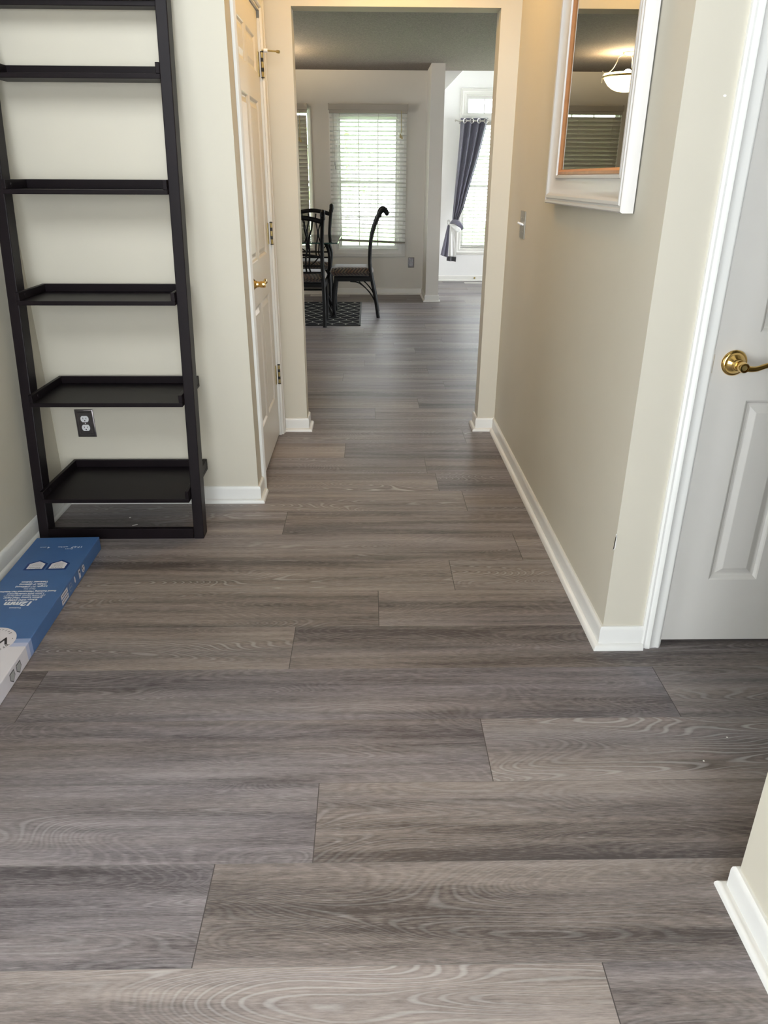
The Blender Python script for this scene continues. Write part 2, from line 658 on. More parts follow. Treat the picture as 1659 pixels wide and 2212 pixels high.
def build_floor():
    X0, X1 = -3.3, 4.7
    rows = range(-8, 46)
    vs, fs, uv, ln, rc = [], [], [], [], []
    for n in rows:
        y0 = YS0 + PW * n
        y1 = y0 + PW
        j = known.get(n, None)
        if j is None:
            j = ((n * 0.6180339) % 1.0) * PL
        while j > X0:
            j -= PL
        x = j
        while x < X1:
            a, b = max(x, X0), min(x + PL, X1)
            if b - a > 1e-4:
                o = len(vs)
                vs += [(a, y0, 0), (b, y0, 0), (b, y1, 0), (a, y1, 0)]
                fs.append((o, o + 1, o + 2, o + 3))
                u0, u1 = a - x, b - x
                uv += [(u0, 0), (u1, 0), (u1, PW), (u0, PW)]
                ln += [(u0, PL - u0), (u1, PL - u1), (u1, PL - u1), (u0, PL - u0)]
                c = (random.random(), random.random(), random.random(), 1)
                rc += [c] * 4
            x += PL
    me = bpy.data.meshes.new('floor')
    me.from_pydata(vs, [], fs)
    me.uv_layers.new(name='pl')
    me.uv_layers.new(name='len')
    me.color_attributes.new(name='rnd', type='FLOAT_COLOR', domain='CORNER')
    a, b, c = me.uv_layers['pl'], me.uv_layers['len'], me.color_attributes['rnd']
    for i in range(len(uv)):
        a.data[i].uv = uv[i]
        b.data[i].uv = ln[i]
        c.data[i].color = rc[i]
    me.materials.append(M['floor'])
    o = bpy.data.objects.new('floor', me)
    COL.objects.link(o)
    struct(o, 'grey wood-look plank floor running through hall and dining room', 'floor')


build_floor()

# ------------------------------------------------------------------ walls
CH = 2.44
FX0 = -3.0


def walls(name, boxes, mat, label):
    m = MB()
    for b in boxes:
        m.box(*b)
    return struct(m.build(name, mat), label, 'wall')


# foyer + hall
walls('wall_alcove', [(-1.48, -0.50, 3.08, 3.20, 0, 5.0)], M['wall'], 'pale wall behind the dark leaning shelf')
walls('wall_left', [(-1.48, -1.36, 1.2, 3.08, 0, 5.0), (FX0, -1.48, 1.2, 1.32, 0, 5.0)], M['wall'], 'wall at far left beside the blue box')
walls('wall_closet', [(-0.62, -0.50, 3.20, 3.245, 0, 5.0), (-0.62, -0.50, 4.055, 4.11, 0, 5), (-0.62, -0.50, 3.245, 4.055, 2.045, 5.0),
                      (-1.3, -1.2, 3.2, 4.11, 0, 2.6), (-1.3, -0.62, 3.2, 4.11, 2.5, 2.6)], M['wall'], 'short wall around the closet door')
walls('wall_opening', [(-3.32, -0.36, 4.11, 4.23, 0, CH + .1), (-0.36, 0.622, 4.11, 4.23, 2.062, CH + .1), (0.622, 4.62, 4.11, 4.23, 0, CH + .1)],
      M['wall'], 'cream wall with the wide opening into the dining room')
walls('wall_right', [(0.72, 0.84, 2.05, 4.11, 0, 5.0), (0.72, 0.905, 1.93, 2.05, 0, 5.0), (0.905, 1.57, 1.93, 2.05, 2.045, 5.0), (1.57, 2.32, 1.93, 2.05, 0, 5.0)],
      M['wall'], 'beige wall on the right with the mirror')
walls('wall_near', [(0.74, 0.86, -0.7, 1.045, 0, 5.0)], M['wall'], 'cream wall end at the lower right')
W8 = (-0.55, 1.1, 0.25, 2.2)
walls('wall_side', [(2.20, 2.32, -0.7, 1.93, 0, 5.0), (2.20, 2.32, 2.05, 4.11, 0, 2.6), (0.84, 2.32, 2.05, 4.11, 2.6, 2.7),
                    (FX0 - .12, FX0, -0.7, W8[0], 0, 5.0), (FX0 - .12, FX0, W8[1], 1.32, 0, 5.0), (FX0 - .12, FX0, W8[0], W8[1], 0, W8[2]), (FX0 - .12, FX0, W8[0], W8[1], W8[3], 5.0)], M['wall'], 'side walls of the entry')
# entry wall behind the camera, with its big high window
WX0, WX1, WZ0, WZ1 = -2.1, 0.55, 2.7, 4.8
DX0, DZ0, DZ1 = -0.80, 0.05, 2.1
walls('wall_front', [(FX0, WX0, -0.82, -0.7, 0, 5), (WX1, 2.32, -0.82, -0.7, 0, 5), (WX0, WX1, -0.82, -0.7, 0, DZ0), (WX0, WX1, -0.82, -0.7, DZ1, WZ0), (WX0, DX0, -0.82, -0.7, DZ0, DZ1), (WX0, WX1, -0.82, -0.7, WZ1, 5)],
      M['wall'], 'entry wall with its tall window')
walls('wall_bulkhead', [(-0.5, 0.72, 3.08, 3.20, CH, 5.0)], M['wall'], 'wall above the hall ceiling')
# dining
W1 = (-0.372, 0.356, 0.535, 1.99)     # opening x0,x1,z0,z1
W2 = (-1.50, -0.672, 0.535, 2.07)
YF = 9.62
walls('wall_dining', [(-3.32, W2[0], YF, YF + .14, 0, CH + .1), (W2[1], W1[0], YF, YF + .14, 0, CH + .1), (W1[1], 0.665, YF, YF + .14, 0, CH + .1),
                      (W2[0], W2[1], YF, YF + .14, 0, W2[2]), (W2[0], W2[1], YF, YF + .14, W2[3], CH + .1),
                      (W1[0], W1[1], YF, YF + .14, 0, W1[2]), (W1[0], W1[1], YF, YF + .14, W1[3], CH + .1)],
      M['wall_dining'], 'grey-white far wall of the dining room with two windows')
walls('wall_stub', [(0.665, 0.812, 9.02, 11.0, 0, CH + .02)], M['wall_dining'], 'projecting wall end between dining room and bright room')
W7 = (6.4, 7.8, 0.9, 2.1)
walls('wall_dining_left', [(-3.32, -3.2, 4.11, W7[0], 0, CH + .1), (-3.32, -3.2, W7[1], YF + .14, 0, CH + .1), (-3.32, -3.2, W7[0], W7[1], 0, W7[2]), (-3.32, -3.2, W7[0], W7[1], W7[3], CH + .1)], M['wall_dining'], 'left wall of the dining room')
W3 = (1.275, 2.55, 0.43, 2.04)
W3T = (1.275, 2.55, 2.085, 2.33)
YR = 11.0
walls('wall_bright', [(0.812, W3[0], YR, YR + .14, 0, 5), (W3[1], 4.62, YR, YR + .14, 0, 5), (W3[0], W3[1], YR, YR + .14, 0, W3[2]),
                      (W3[0], W3[1], YR, YR + .14, W3[3], W3T[2]), (W3[0], W3[1], YR, YR + .14, W3T[3], 5), (0.665, 0.812, 9.76, YR + .14, CH, 5)],
      M['wall_bright'], 'white far wall of the bright room')
W5 = (7.9, 10.8, 0.10, 2.38)  # y0,y1,z0,z1 in the x=4.5 wall
walls('wall_bright_side', [(4.5, 4.62, 4.11, W5[0], 0, 5), (4.5, 4.62, W5[1], YR + .14, 0, 5), (4.5, 4.62, W5[0], W5[1], 0, W5[2]), (4.5, 4.62, W5[0], W5[1], W5[3], 5)],
      M['wall_bright'], 'window wall of the bright room')
# ceilings
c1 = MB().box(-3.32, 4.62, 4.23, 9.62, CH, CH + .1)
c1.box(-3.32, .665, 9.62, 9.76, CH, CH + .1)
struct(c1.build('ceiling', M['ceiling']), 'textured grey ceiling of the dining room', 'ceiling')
struct(MB().box(-0.62, 0.72, 3.20, 4.11, CH, CH + .1).build('ceiling_hall', M['wall']), 'hall ceiling above the closet', 'ceiling')
struct(MB().box(FX0 - .12, 2.32, -0.82, 3.20, 5.0, 5.1).build('ceiling_entry', M['wall']), 'tall entry ceiling', 'ceiling')
vault = MB()
vz = lambda x: 2.20 + (x - 0.812) * 0.96
vault.add([(0.812, 9.62, vz(.812)), (3.0, 9.62, vz(3.0)), (3.0, 11.05, vz(3.0)), (0.812, 11.05, vz(.812)),
           (0.812, 9.62, 5), (3.0, 9.62, 5), (3.0, 11.05, 5), (0.812, 11.05, 5)],
          [(0, 3, 2, 1), (4, 5, 6, 7), (0, 1, 5, 4), (1, 2, 6, 5), (2, 3, 7, 6), (3, 0, 4, 7)])
vault.box(2.95, 4.62, 9.62, 11.1, vz(3.0), vz(3.0) + .1)
vault.box(0.665, 4.62, 9.60, 9.66, CH + .1, 5)
struct(vault.build('ceiling_vault', M['wall_bright']), 'sloping white ceiling of the bright room', 'ceiling')

wr = bpy.data.objects['wall_right']
g = MB()
g.add([(.7165, 1.9285, .338), (.7215, 1.9285, .345), (.7220, 1.9285, .382), (.7175, 1.9285, .392), (.7185, 1.9295, .338), (.7225, 1.9295, .345), (.7225, 1.9295, .382), (.7190, 1.9295, .392)],
      [(0, 1, 2, 3), (4, 7, 6, 5), (0, 4, 5, 1), (1, 5, 6, 2), (2, 6, 7, 3), (3, 7, 4, 0)])
g.sphere((.819, 1.9290, 1.511), .0035, 8, sc=(1.2, .3, .8))
g.build('paint_chip', M['chip'], wr)
g = MB()
g.add([(.7152, 1.9270, .340), (.7178, 1.9270, .345), (.7192, 1.9270, .388), (.7172, 1.9270, .380), (.7152, 1.929, .340), (.7178, 1.929, .345), (.7192, 1.929, .388), (.7172, 1.929, .380)],
      [(0, 1, 2, 3), (4, 7, 6, 5), (0, 4, 5, 1), (1, 5, 6, 2), (2, 6, 7, 3), (3, 7, 4, 0)])
g.build('gouge', M['cardback'], wr)

# baseboards with shoe moulding
BP = [(0, 0.075), (0.006, 0.075), (0.010, 0.070), (0.0115, 0.062), (0.0115, 0.0175), (0.0185, 0.0165), (0.0245, 0.012), (0.0275, 0.006), (0.028, 0.0), (0, 0)]


def baseboard(name, path, label, mat=None):
    m = MB()
    sweep(m, path, BP[::-1], lambda x, y, h: (x, y, h + 0.0005))
    return struct(m.build(name, mat or M['trim'], smooth=True), label, 'baseboard')


baseboard('baseboard_right', [(0.846, 1.93), (0.72, 1.93), (0.72, 4.11), (0.622, 4.11), (0.622, 4.23), (4.5, 4.23)], 'white baseboard along the right wall')
baseboard('baseboard_hall', [(-3.2, 4.23), (-0.36, 4.23), (-0.36, 4.11), (-0.483, 4.11)], 'short white baseboard left of the opening')
baseboard('baseboard_left', [(-0.50, 3.195), (-0.50, 3.08), (-1.36, 3.08), (-1.36, 1.2)], 'white baseboard behind the dark shelf')
baseboard('baseboard_dining', [(4.5, 11.0), (0.812, 11.0), (0.812, 9.02), (0.665, 9.02), (0.665, 9.62), (-3.2, 9.62)], 'white baseboard of the dining room', M['wincase'])
baseboard('baseboard_near', [(0.74, -0.7), (0.74, 1.045), (2.2, 1.045)], 'white baseboard at the lower right')

# ------------------------------------------------------------------ door parts
CASE = [(0, 0), (0, 0.011), (0.006, 0.015), (0.012, 0.014), (0.016, 0.017), (0.026, 0.018), (0.030, 0.014), (0.038, 0.012), (0.048, 0.011), (0.054, 0.013), (0.058, 0.012), (0.062, 0.008), (0.064, 0)]


def casing(name, x0, x1, z0, z1, place, mat, parent, bottom=False, w=0.064):
    """moulded casing around an opening; place(u, v, h)"""
    m = MB()
    prof = [(0.064 - a if False else a * w / 0.064, h) for a, h in CASE]
    # outer edge first: run path along outer edge, offset inward (to the left)
    if bottom:
        path = [(x0 - w, z0 - w), (x1 + w, z0 - w), (x1 + w, z1 + w), (x0 - w, z1 + w)]
        sweep(m, path, prof, place, closed=True)
    else:
        path = [(x1 + w, z0), (x1 + w, z1 + w), (x0 - w, z1 + w), (x0 - w, z0)]
        sweep(m, path, prof, place)
    return m.build(name, mat, parent, smooth=True)


def panel_door(mb, W, H, T, panels, place):
    xs = sorted({0, W} | {p[0] for p in panels} | {p[1] for p in panels})
    zs = sorted({0, H} | {p[2] for p in panels} | {p[3] for p in panels})
    def q(x0, x1, z0, z1, y=0):
        mb.add([place(x0, z0, y), place(x1, z0, y), place(x1, z1, y), place(x0, z1, y)], [(0, 1, 2, 3)])
    for i in range(len(xs) - 1):
        for j in range(len(zs) - 1):
            cx, cz = (xs[i] + xs[i + 1]) / 2, (zs[j] + zs[j + 1]) / 2
            if any(p[0] < cx < p[1] and p[2] < cz < p[3] for p in panels):
                continue
            q(xs[i], xs[i + 1], zs[j], zs[j + 1])
    st = [(0, 0), (0.004, -0.002), (0.010, -0.0085), (0.016, -0.0095), (0.020, -0.009), (0.036, -0.003), (0.038, -0.0025)]
    for (a, b, c, d) in panels:
        vs = []
        for (ins, dep) in st:
            vs += [place(a + ins, c + ins, dep), place(b - ins, c + ins, dep), place(b - ins, d - ins, dep), place(a + ins, d - ins, dep)]
        fs = []
        for k in range(len(st) - 1):
            for i in range(4):
                j = (i + 1) % 4
                fs.append((k * 4 + i, k * 4 + j, (k + 1) * 4 + j, (k + 1) * 4 + i))
        o = (len(st) - 1) * 4
        fs.append((o, o + 1, o + 2, o + 3))
        mb.add(vs, fs)
    v = [place(0, 0, 0), place(W, 0, 0), place(W, H, 0), place(0, H, 0), place(0, 0, -T), place(W, 0, -T), place(W, H, -T), place(0, H, -T)]
    mb.add(v, [(4, 7, 6, 5), (0, 4, 5, 1), (1, 5, 6, 2), (2, 6, 7, 3), (3, 7, 4, 0)])


def lever(parent, place, flip=1, name='lever_handle'):
    """place(u,v,h): u along the lever, v up, h out of the door"""
    base = MB()
    base.lathe([(0.0, 0.0), (0.034, 0.0), (0.0345, 0.004), (0.032, 0.008), (0.028, 0.0095), (0.0265, 0.012), (0.024, 0.017), (0.017, 0.022), (0.0155, 0.024), (0.016, 0.027), (0.0135, 0.029), (0.0125, 0.036), (0.0, 0.036)])
    base.v = [place(v[0], v[1], v[2]) for v in base.v]
    h = base.build(name, M['brass'], parent, smooth=True)
    m = MB()
    m.lathe([(0.0, 0.034), (0.0115, 0.034), (0.0115, 0.040), (0.0135, 0.046), (0.0135, 0.062), (0.0122, 0.066), (0.0095, 0.0665), (0.0085, 0.062), (0.0, 0.062)])
    pts = bez([(0.004, -0.002, 0.052), (0.020, -0.005, 0.053), (0.038, -0.004, 0.054), (0.060, 0.004, 0.055), (0.082, 0.008, 0.055), (0.100, 0.003, 0.054), (0.112, -0.004, 0.052)], 5)
    n = len(pts)
    m.tube(pts, [0.0088 - 0.002 * sin(pi * i / (n - 1)) for i in range(n)], 12)
    m.v = [place(v[0] * 1, v[1], v[2]) for v in m.v]
    m.build('lever', M['brass'], h, smooth=True)
    d = MB()
    d.lathe([(0.0, 0.0632), (0.007, 0.0632), (0.007, 0.0645), (0, 0.0645)])
    d.v = [place(v[0], v[1], v[2]) for v in d.v]
    d.build('privacy_button', M['brass_dull'], h)
    return h


# ---- right door (door_2), in the wall facing the camera
D2 = MB()
DX, DY = 0.9115, 1.946
PN = [(0.115, 0.262, 0.215, 0.775), (0.378, 0.525, 0.215, 0.775), (0.115, 0.262, 0.958, 1.645), (0.378, 0.525, 0.958, 1.645), (0.115, 0.262, 1.765, 1.91), (0.378, 0.525, 1.765, 1.91)]
pl2 = lambda x, z, y: (DX + x, DY - y, 0.012 + z)
panel_door(D2, 0.640, 2.02, 0.035, PN, pl2)
d2 = struct(D2.build('door_2', M['door']), 'white panelled door on the right with brass lever', 'door')
casing('door_casing', 0.9065, 1.565, 0.0, 2.045, lambda u, v, h: (u, 1.93 - h, v + .0005), M['trim'], d2)
jm = MB()
jm.box(0.9052, 0.9095, 1.9305, 2.05, 0, 2.042)
jm.box(1.5535, 1.5695, 1.9305, 2.05, 0, 2.042)
jm.box(0.9052, 1.5695, 1.9305, 2.05, 2.036, 2.0445)
jm.build('door_jamb', M['trim'], d2)
lever(d2, lambda u, v, h: (0.9715 + u, DY - h, 0.890 + v))
MB().box(0.9085, 0.9125, 1.9345, 1.9475, 0.865, 0.915).build('strike_plate', M['brass_dull'], d2, bevel=.0006)

# ---- closet door (door_1), in the x = -0.5 wall
D1 = MB()
pl1 = lambda y, z, x: (-0.512 + x, 3.26 + y, 0.012 + z)
PN1 = [(0.085, 0.345, 0.225, 0.785), (0.395, 0.665, 0.225, 0.785), (0.085, 0.345, 0.975, 1.645), (0.395, 0.665, 0.975, 1.645), (0.085, 0.345, 1.76, 1.905), (0.395, 0.665, 1.76, 1.905)]
panel_door(D1, 0.765, 2.015, 0.035, PN1, pl1)
d1 = struct(D1.build('door_1', M['door']), 'white panelled closet door with three brass hinges', 'door')
casing('door_casing', 3.258, 4.036, 0.0, 2.04, lambda u, v, h: (-0.50 + h, u, v + .0005), M['trim'], d1, w=0.058)
jm = MB()
jm.box(-0.615, -0.5005, 3.2455, 3.2580, 0, 2.0)
jm.box(-0.615, -0.5005, 4.0290, 4.0545, 0, 2.0)
jm.box(-0.615, -0.5005, 3.2455, 4.0545, 2.031, 2.0445)
jm.build('door_jamb', M['trim'], d1)
lever(d1, lambda u, v, h: (-0.512 + h, 3.315 + u, 0.915 + v))
for hz in (1.765, 1.025, 0.300):
    hg = MB()
    hg.lathe([(0, 0), (0.0062, 0), (0.0062, 0.10), (0, 0.10)], (-0.4965, 4.0285, hz))
    hg.box(-0.513, -0.5095, 3.993, 4.0270, hz, hz + 0.10)
    h = hg.build('hinge', M['brass_dull'], d1, smooth=True)
    pn = MB()
    for kz in (0.022, 0.062):
        pn.lathe([(0, 0), (0.0066, 0), (0.0066, 0.016), (0, 0.016)], (-0.4965, 4.0285, hz + kz))
    pn.lathe([(0.0, 0), (0.0078, 0.0), (0.0078, 0.004), (0, 0.006)], (-0.4965, 4.0285, hz + 0.10))
    pn.lathe([(0.0, 0), (0.0078, 0.0), (0.0078, 0.004), (0, 0.004)], (-0.4965, 4.0285, hz - 0.004))
    pn.build('hinge_pin', M['dark'], h, smooth=True)
    if hz > 1.5:
        ds = MB()
        ds.tube([(-0.4965, 4.0285, hz + .108), (-0.460, 4.026, hz + .106), (-0.425, 4.015, hz + .102)], 0.0035, 8)
        ds.tube([(-0.425, 4.015, hz + .102), (-0.412, 4.011, hz + .100)], 0.0062, 10)
        ds.build('door_stop_rod', M['brass_dull'], h, smooth=True)
        rb = MB()
        rb.tube([(-0.486, 4.0275, hz + .108), (-0.468, 4.0265, hz + .107)], 0.0085, 10)
        rb.build('rubber_tip', M['plastic'], h, smooth=True)

# ------------------------------------------------------------------ windows
def window_unit(name, label, W, y, case_w, mx=(), mz=(), meet=None, bottom=True, mat=None, depth=0.14):
    mat = mat or M['wincase']
    x0, x1, z0, z1 = W
    root = thing(name, label, 'window', kind='structure')
    casing('window_casing', x0, x1, z0, z1, lambda u, v, h: (u, y - h, v), mat, root, bottom=bottom, w=case_w)
    fr = MB()
    t = 0.012
    yb = y + depth - 0.004
    e = 0.0008
    fr.box(x0 + e, x0 + t, y + e, yb, z0 + e, z1 - e)
    fr.box(x1 - t, x1 - e, y + e, yb, z0 + e, z1 - e)
    fr.box(x0 + t, x1 - t, y + e, yb, z0 + e, z0 + t)
    fr.box(x0 + t, x1 - t, y + e, yb, z1 - t, z1 - e)
    fr.build('window_jamb', mat, root)
    s = 0.030
    ys, ye = y + 0.07, y + 0.10
    sh = MB()
    a0, a1, b0, b1 = x0 + t, x1 - t, z0 + t, z1 - t
    sh.box(a0, a0 + s, ys, ye, b0, b1)
    sh.box(a1 - s, a1, ys, ye, b0, b1)
    sh.box(a0 + s, a1 - s, ys, ye, b0, b0 + s)
    sh.box(a0 + s, a1 - s, ys, ye, b1 - s, b1)
    if meet:
        sh.box(a0 + s, a1 - s, ys, ye, meet - .018, meet + .018)
    for xx in mx:
        sh.box(xx - .007, xx + .007, ys + .008, ys + .020, b0 + s, b1 - s)
    for zz in mz:
        sh.box(a0 + s, a1 - s, ys + .008, ys + .020, zz - .007, zz + .007)
    sh.build('sash', M['trim'], root)
    g = MB().box(a0 + s, a1 - s, ys + .022, ys + .026, b0 + s, b1 - s)
    g.build('glass_pane', M['glass'], root)
    portal('portal_' + name, (x0 + x1) / 2, y + depth + 0.01, (z0 + z1) / 2, x1 - x0, z1 - z0, (0, -1, 0))
    return root


window_unit('window_1', 'tall dining room window behind half-open white blinds', W1, YF, 0.085, mx=(-.118, .108), mz=(0.9, 1.65), meet=1.29)
window_unit('window_2', 'left dining room window covered by a closed blind', W2, YF, 0.010, mx=(-1.21, -.95), mz=(0.9, 1.65), meet=1.29)
window_unit('window_3', 'tall window of the bright room behind the tied curtain', W3, YR, 0.075, mx=(1.70, 2.12), mz=(1.6,), meet=1.24)
window_unit('window_4', 'small transom window above the tied curtain', W3T, YR, 0.072, mx=(1.53, 1.79, 2.05, 2.3), bottom=False)
# unseen side window, placed and sized to brighten this room
r5 = thing('window_5', 'wide unseen side window, sized to brighten the bright room', 'window', kind='structure')
f5 = MB()
for yy in (W5[0], (W5[0] + W5[1]) / 2 - .03, W5[1] - .06):
    f5.box(4.53, 4.57, yy, yy + .06, W5[2], W5[3])
f5.box(4.53, 4.57, W5[0], W5[1], W5[2], W5[2] + .06)
f5.box(4.53, 4.57, W5[0], W5[1], W5[3] - .06, W5[3])
f5.build('sash', M['wincase'], r5)
MB().box(4.548, 4.552, W5[0] + .06, W5[1] - .06, W5[2] + .06, W5[3] - .06).build('glass_pane', M['glass'], r5)
portal('portal_window_5', 4.64, (W5[0] + W5[1]) / 2, (W5[2] + W5[3]) / 2, W5[1] - W5[0], W5[3] - W5[2], (-1, 0, 0))
# unseen window added in the left dining wall to brighten the room
r7 = thing('window_7', 'unseen window added to brighten the dining room', 'window', kind='structure')
f7 = MB()
for yy in (W7[0], (W7[0] + W7[1]) / 2 - .03, W7[1] - .06):
    f7.box(-3.29, -3.25, yy, yy + .06, W7[2], W7[3])
f7.box(-3.29, -3.25, W7[0], W7[1], W7[2], W7[2] + .06)
f7.box(-3.29, -3.25, W7[0], W7[1], W7[3] - .06, W7[3])
f7.build('sash', M['wincase'], r7)
MB().box(-3.272, -3.268, W7[0] + .06, W7[1] - .06, W7[2] + .06, W7[3] - .06).build('glass_pane', M['glass'], r7)
portal('portal_window_7', -3.34, (W7[0] + W7[1]) / 2, (W7[2] + W7[3]) / 2, W7[1] - W7[0], W7[3] - W7[2], (1, 0, 0))
for nm_, lb_, W_, xx_, dd_ in (('fill_window_8', 'unseen side window added to light the entry', W8, FX0 - .06, 1),):  # unseen window added so side light reaches the near right wall
    r8 = thing(nm_, lb_, 'window', kind='structure')
    f8 = MB()
    for yy in (W_[0], W_[1] - .05):
        f8.box(xx_ - .02, xx_ + .02, yy + .001, yy + .049, W_[2], W_[3])
    for zz in (W_[2], (W_[2] + W_[3]) / 2 - .02, W_[3] - .05):
        f8.box(xx_ - .015, xx_ + .015, W_[0] + .001, W_[1] - .001, zz, zz + .05)
    f8.build('sash', M['wincase'], r8)
    MB().box(xx_ - .002, xx_ + .002, W_[0] + .05, W_[1] - .05, W_[2] + .05, W_[3] - .05).build('glass_pane', M['glass'], r8)
    portal('portal_' + nm_, xx_ - dd_ * .08, (W_[0] + W_[1]) / 2, (W_[2] + W_[3]) / 2, W_[1] - W_[0], W_[3] - W_[2], (dd_, 0, 0))
# entry window and glazed entry door behind the camera
for nm_, lb_, a0_, z0_, z1_ in (('window_6', 'tall entry window above the entry door', WX0, WZ0, WZ1), ('door_3', 'glazed entry doors', DX0, DZ0, DZ1)):
    r6 = thing(nm_, lb_, 'window' if nm_ != 'door_3' else 'door', kind='structure')
    f6 = MB()
    for xx in (a0_, (a0_ + WX1) / 2 - .03, WX1 - .06):
        f6.box(xx, xx + .06, -.79, -.74, z0_, z1_)
    for zz in (z0_, z1_ - .06):
        f6.box(a0_ + .001, WX1 - .001, -.785, -.745, zz, zz + .06)
    f6.build('sash', M['wincase'], r6)
    MB().box(a0_ + .06, WX1 - .06, -.767, -.763, z0_ + .06, z1_ - .06).build('glass_pane', M['glass'], r6)
    portal('portal_' + nm_, (a0_ + WX1) / 2, -.84, (z0_ + z1_) / 2, WX1 - a0_, z1_ - z0_, (0, 1, 0))

# ------------------------------------------------------------------ blinds
def blind(name, label, x0, x1, ztop, zbot, y, pitch, tilt, mat, droop=0.0, head=0.055, valance=True, cordx=None, wandx=None, cl=0.30, group=None):
    root = thing(name, label, 'window blind', (0, y, 0), group=group)
    hd = MB()
    hd.box(x0, x1, -0.028, 0.028, ztop - head, ztop)
    hd.build('headrail', M['slat_shaded'], root, bevel=.002)  # headrail and valance coloured darker to stand in for backlit shade
    if valance:
        vl = MB()
        vl.box(x0 - .008, x1 + .008, -.040, -.031, ztop - .022, ztop + .034)
        vl.box(x0 - .008, x0 - .002, -.031, .02, ztop - .022, ztop + .042)
        vl.box(x1 + .002, x1 + .008, -.031, .02, ztop - .022, ztop + .042)
        vl.build('valance', M['slat_shaded'], root, bevel=.002)
    n = int((ztop - head - zbot) / pitch)
    sl = MB()
    hw = 0.025
    for i in range(1, n + 1):
        t = i / n
        z = ztop - head - i * pitch * ((ztop - head - zbot - .02) / (n * pitch))
        dr = droop * t ** 3
        a = tilt + random.uniform(-.02, .02)
        ca, sa = cos(a) * hw, sin(a) * hw
        vs = []
        K = 5
        for k in range(K):
            q = -1 + 2 * k / (K - 1)
            bow = 0.0025 * (1 - q * q)
            vs.append((x0 + .004, q * ca, z - q * sa + bow))
            vs.append((x1 - .004, q * ca, z - q * sa + bow - dr))
        th = 0.0026
        vs += [(v[0], v[1], v[2] - th) for v in vs]
        fs = []
        m2 = 2 * K
        for k in range(K - 1):
            fs.append((2 * k, 2 * k + 1, 2 * k + 3, 2 * k + 2))
            fs.append((m2 + 2 * k, m2 + 2 * k + 2, m2 + 2 * k + 3, m2 + 2 * k + 1))
        fs += [(0, m2, m2 + 1, 1), (m2 - 2, m2 - 1, 2 * m2 - 1, 2 * m2 - 2)]
        fs += [tuple([2 * k for k in range(K)] + [m2 + 2 * k for k in range(K)][::-1]), tuple([2 * k + 1 for k in range(K)][::-1] + [m2 + 2 * k + 1 for k in range(K)])]
        sl.add(vs, fs)
    sl.build('slats', mat, root)
    br = MB()
    zb = zbot
    br.add([(x0 + .004, -.026, zb), (x1 - .004, -.026, zb - droop), (x1 - .004, .026, zb - droop), (x0 + .004, .026, zb),
            (x0 + .004, -.026, zb + .014), (x1 - .004, -.026, zb + .014 - droop), (x1 - .004, .026, zb + .014 - droop), (x0 + .004, .026, zb + .014)],
           [(0, 3, 2, 1), (4, 5, 6, 7), (0, 1, 5, 4), (1, 2, 6, 5), (2, 3, 7, 6), (3, 0, 4, 7)])
    br.build('bottom_rail', M['slat_shaded'] if mat is M['slat'] else mat, root, bevel=.002)
    lad = MB()
    W = x1 - x0
    for f in (0.13, 0.38, 0.63, 0.87):
        xx = x0 + W * f
        for yy in (-.0275, .0275):
            lad.tube([(xx, yy, ztop - head), (xx, yy, zbot + .005 - droop * f)], 0.0011, 5)
    lad.build('ladder_cord', M['slat_shaded'], root)
    if cordx is not None:
        cc = MB()
        cc.tube([(cordx, -.042, ztop - .03), (cordx + .002, -.044, ztop - cl * .6), (cordx - .002, -.043, ztop - cl)], 0.0022, 6)
        cc.tube([(cordx + .006, -.042, ztop - .03), (cordx + .004, -.044, ztop - cl * .6), (cordx + .006, -.043, ztop - cl)], 0.0022, 6)
        c = cc.build('pull_cord', M['cord'], root)
        ts = MB()
        for dx, dz in ((-.008, 0), (.010, -.012)):
            ts.lathe([(0.002, 0), (0.006, -.008), (0.010, -.035), (0.0095, -.044), (0, -.046)], (cordx + dx, -.045, ztop - cl + dz), seg=12)
        ts.build('tassel', M['cord'], c, smooth=True)
    if wandx is not None:
        wd = MB()
        wd.tube([(wandx, -.042, ztop - .03), (wandx + .01, -.043, ztop - .58)], 0.0016, 6)
        c = wd.build('tilt_cord', M['slat_shaded'], root)
        t2 = MB()
        t2.tube([(wandx + .010, -.043, ztop - .56), (wandx + .011, -.043, ztop - .60)], 0.005, 8)
        t2.tube([(wandx + .019, -.043, ztop - .60), (wandx + .020, -.043, ztop - .64)], 0.005, 8)
        t2.build('tassel', M['pewter'], c)
    return root


blind('window_blind', 'white slatted blind, open slats and skewed bottom rail, on the dining window', -0.452, 0.442, 2.062, 0.638, 9.572, 0.0452, 0.30, M['slat'], droop=0.034, cordx=0.372, wandx=-0.405, cl=0.26)
blind('window_blind', 'closed blind, its colour darkened for backlit shade, on the narrow visible window left of the dining window', -1.50, -0.706, 2.062, 0.60, 9.585, 0.0452, 1.12, M['slat_shaded'], cordx=-0.79, cl=0.30)
blind('window_blind', 'bright white blind behind the tied grey curtain', 1.285, 2.54, 2.035, 0.45, 11.035, 0.0452, 0.35, M['slat_bright'], valance=False)

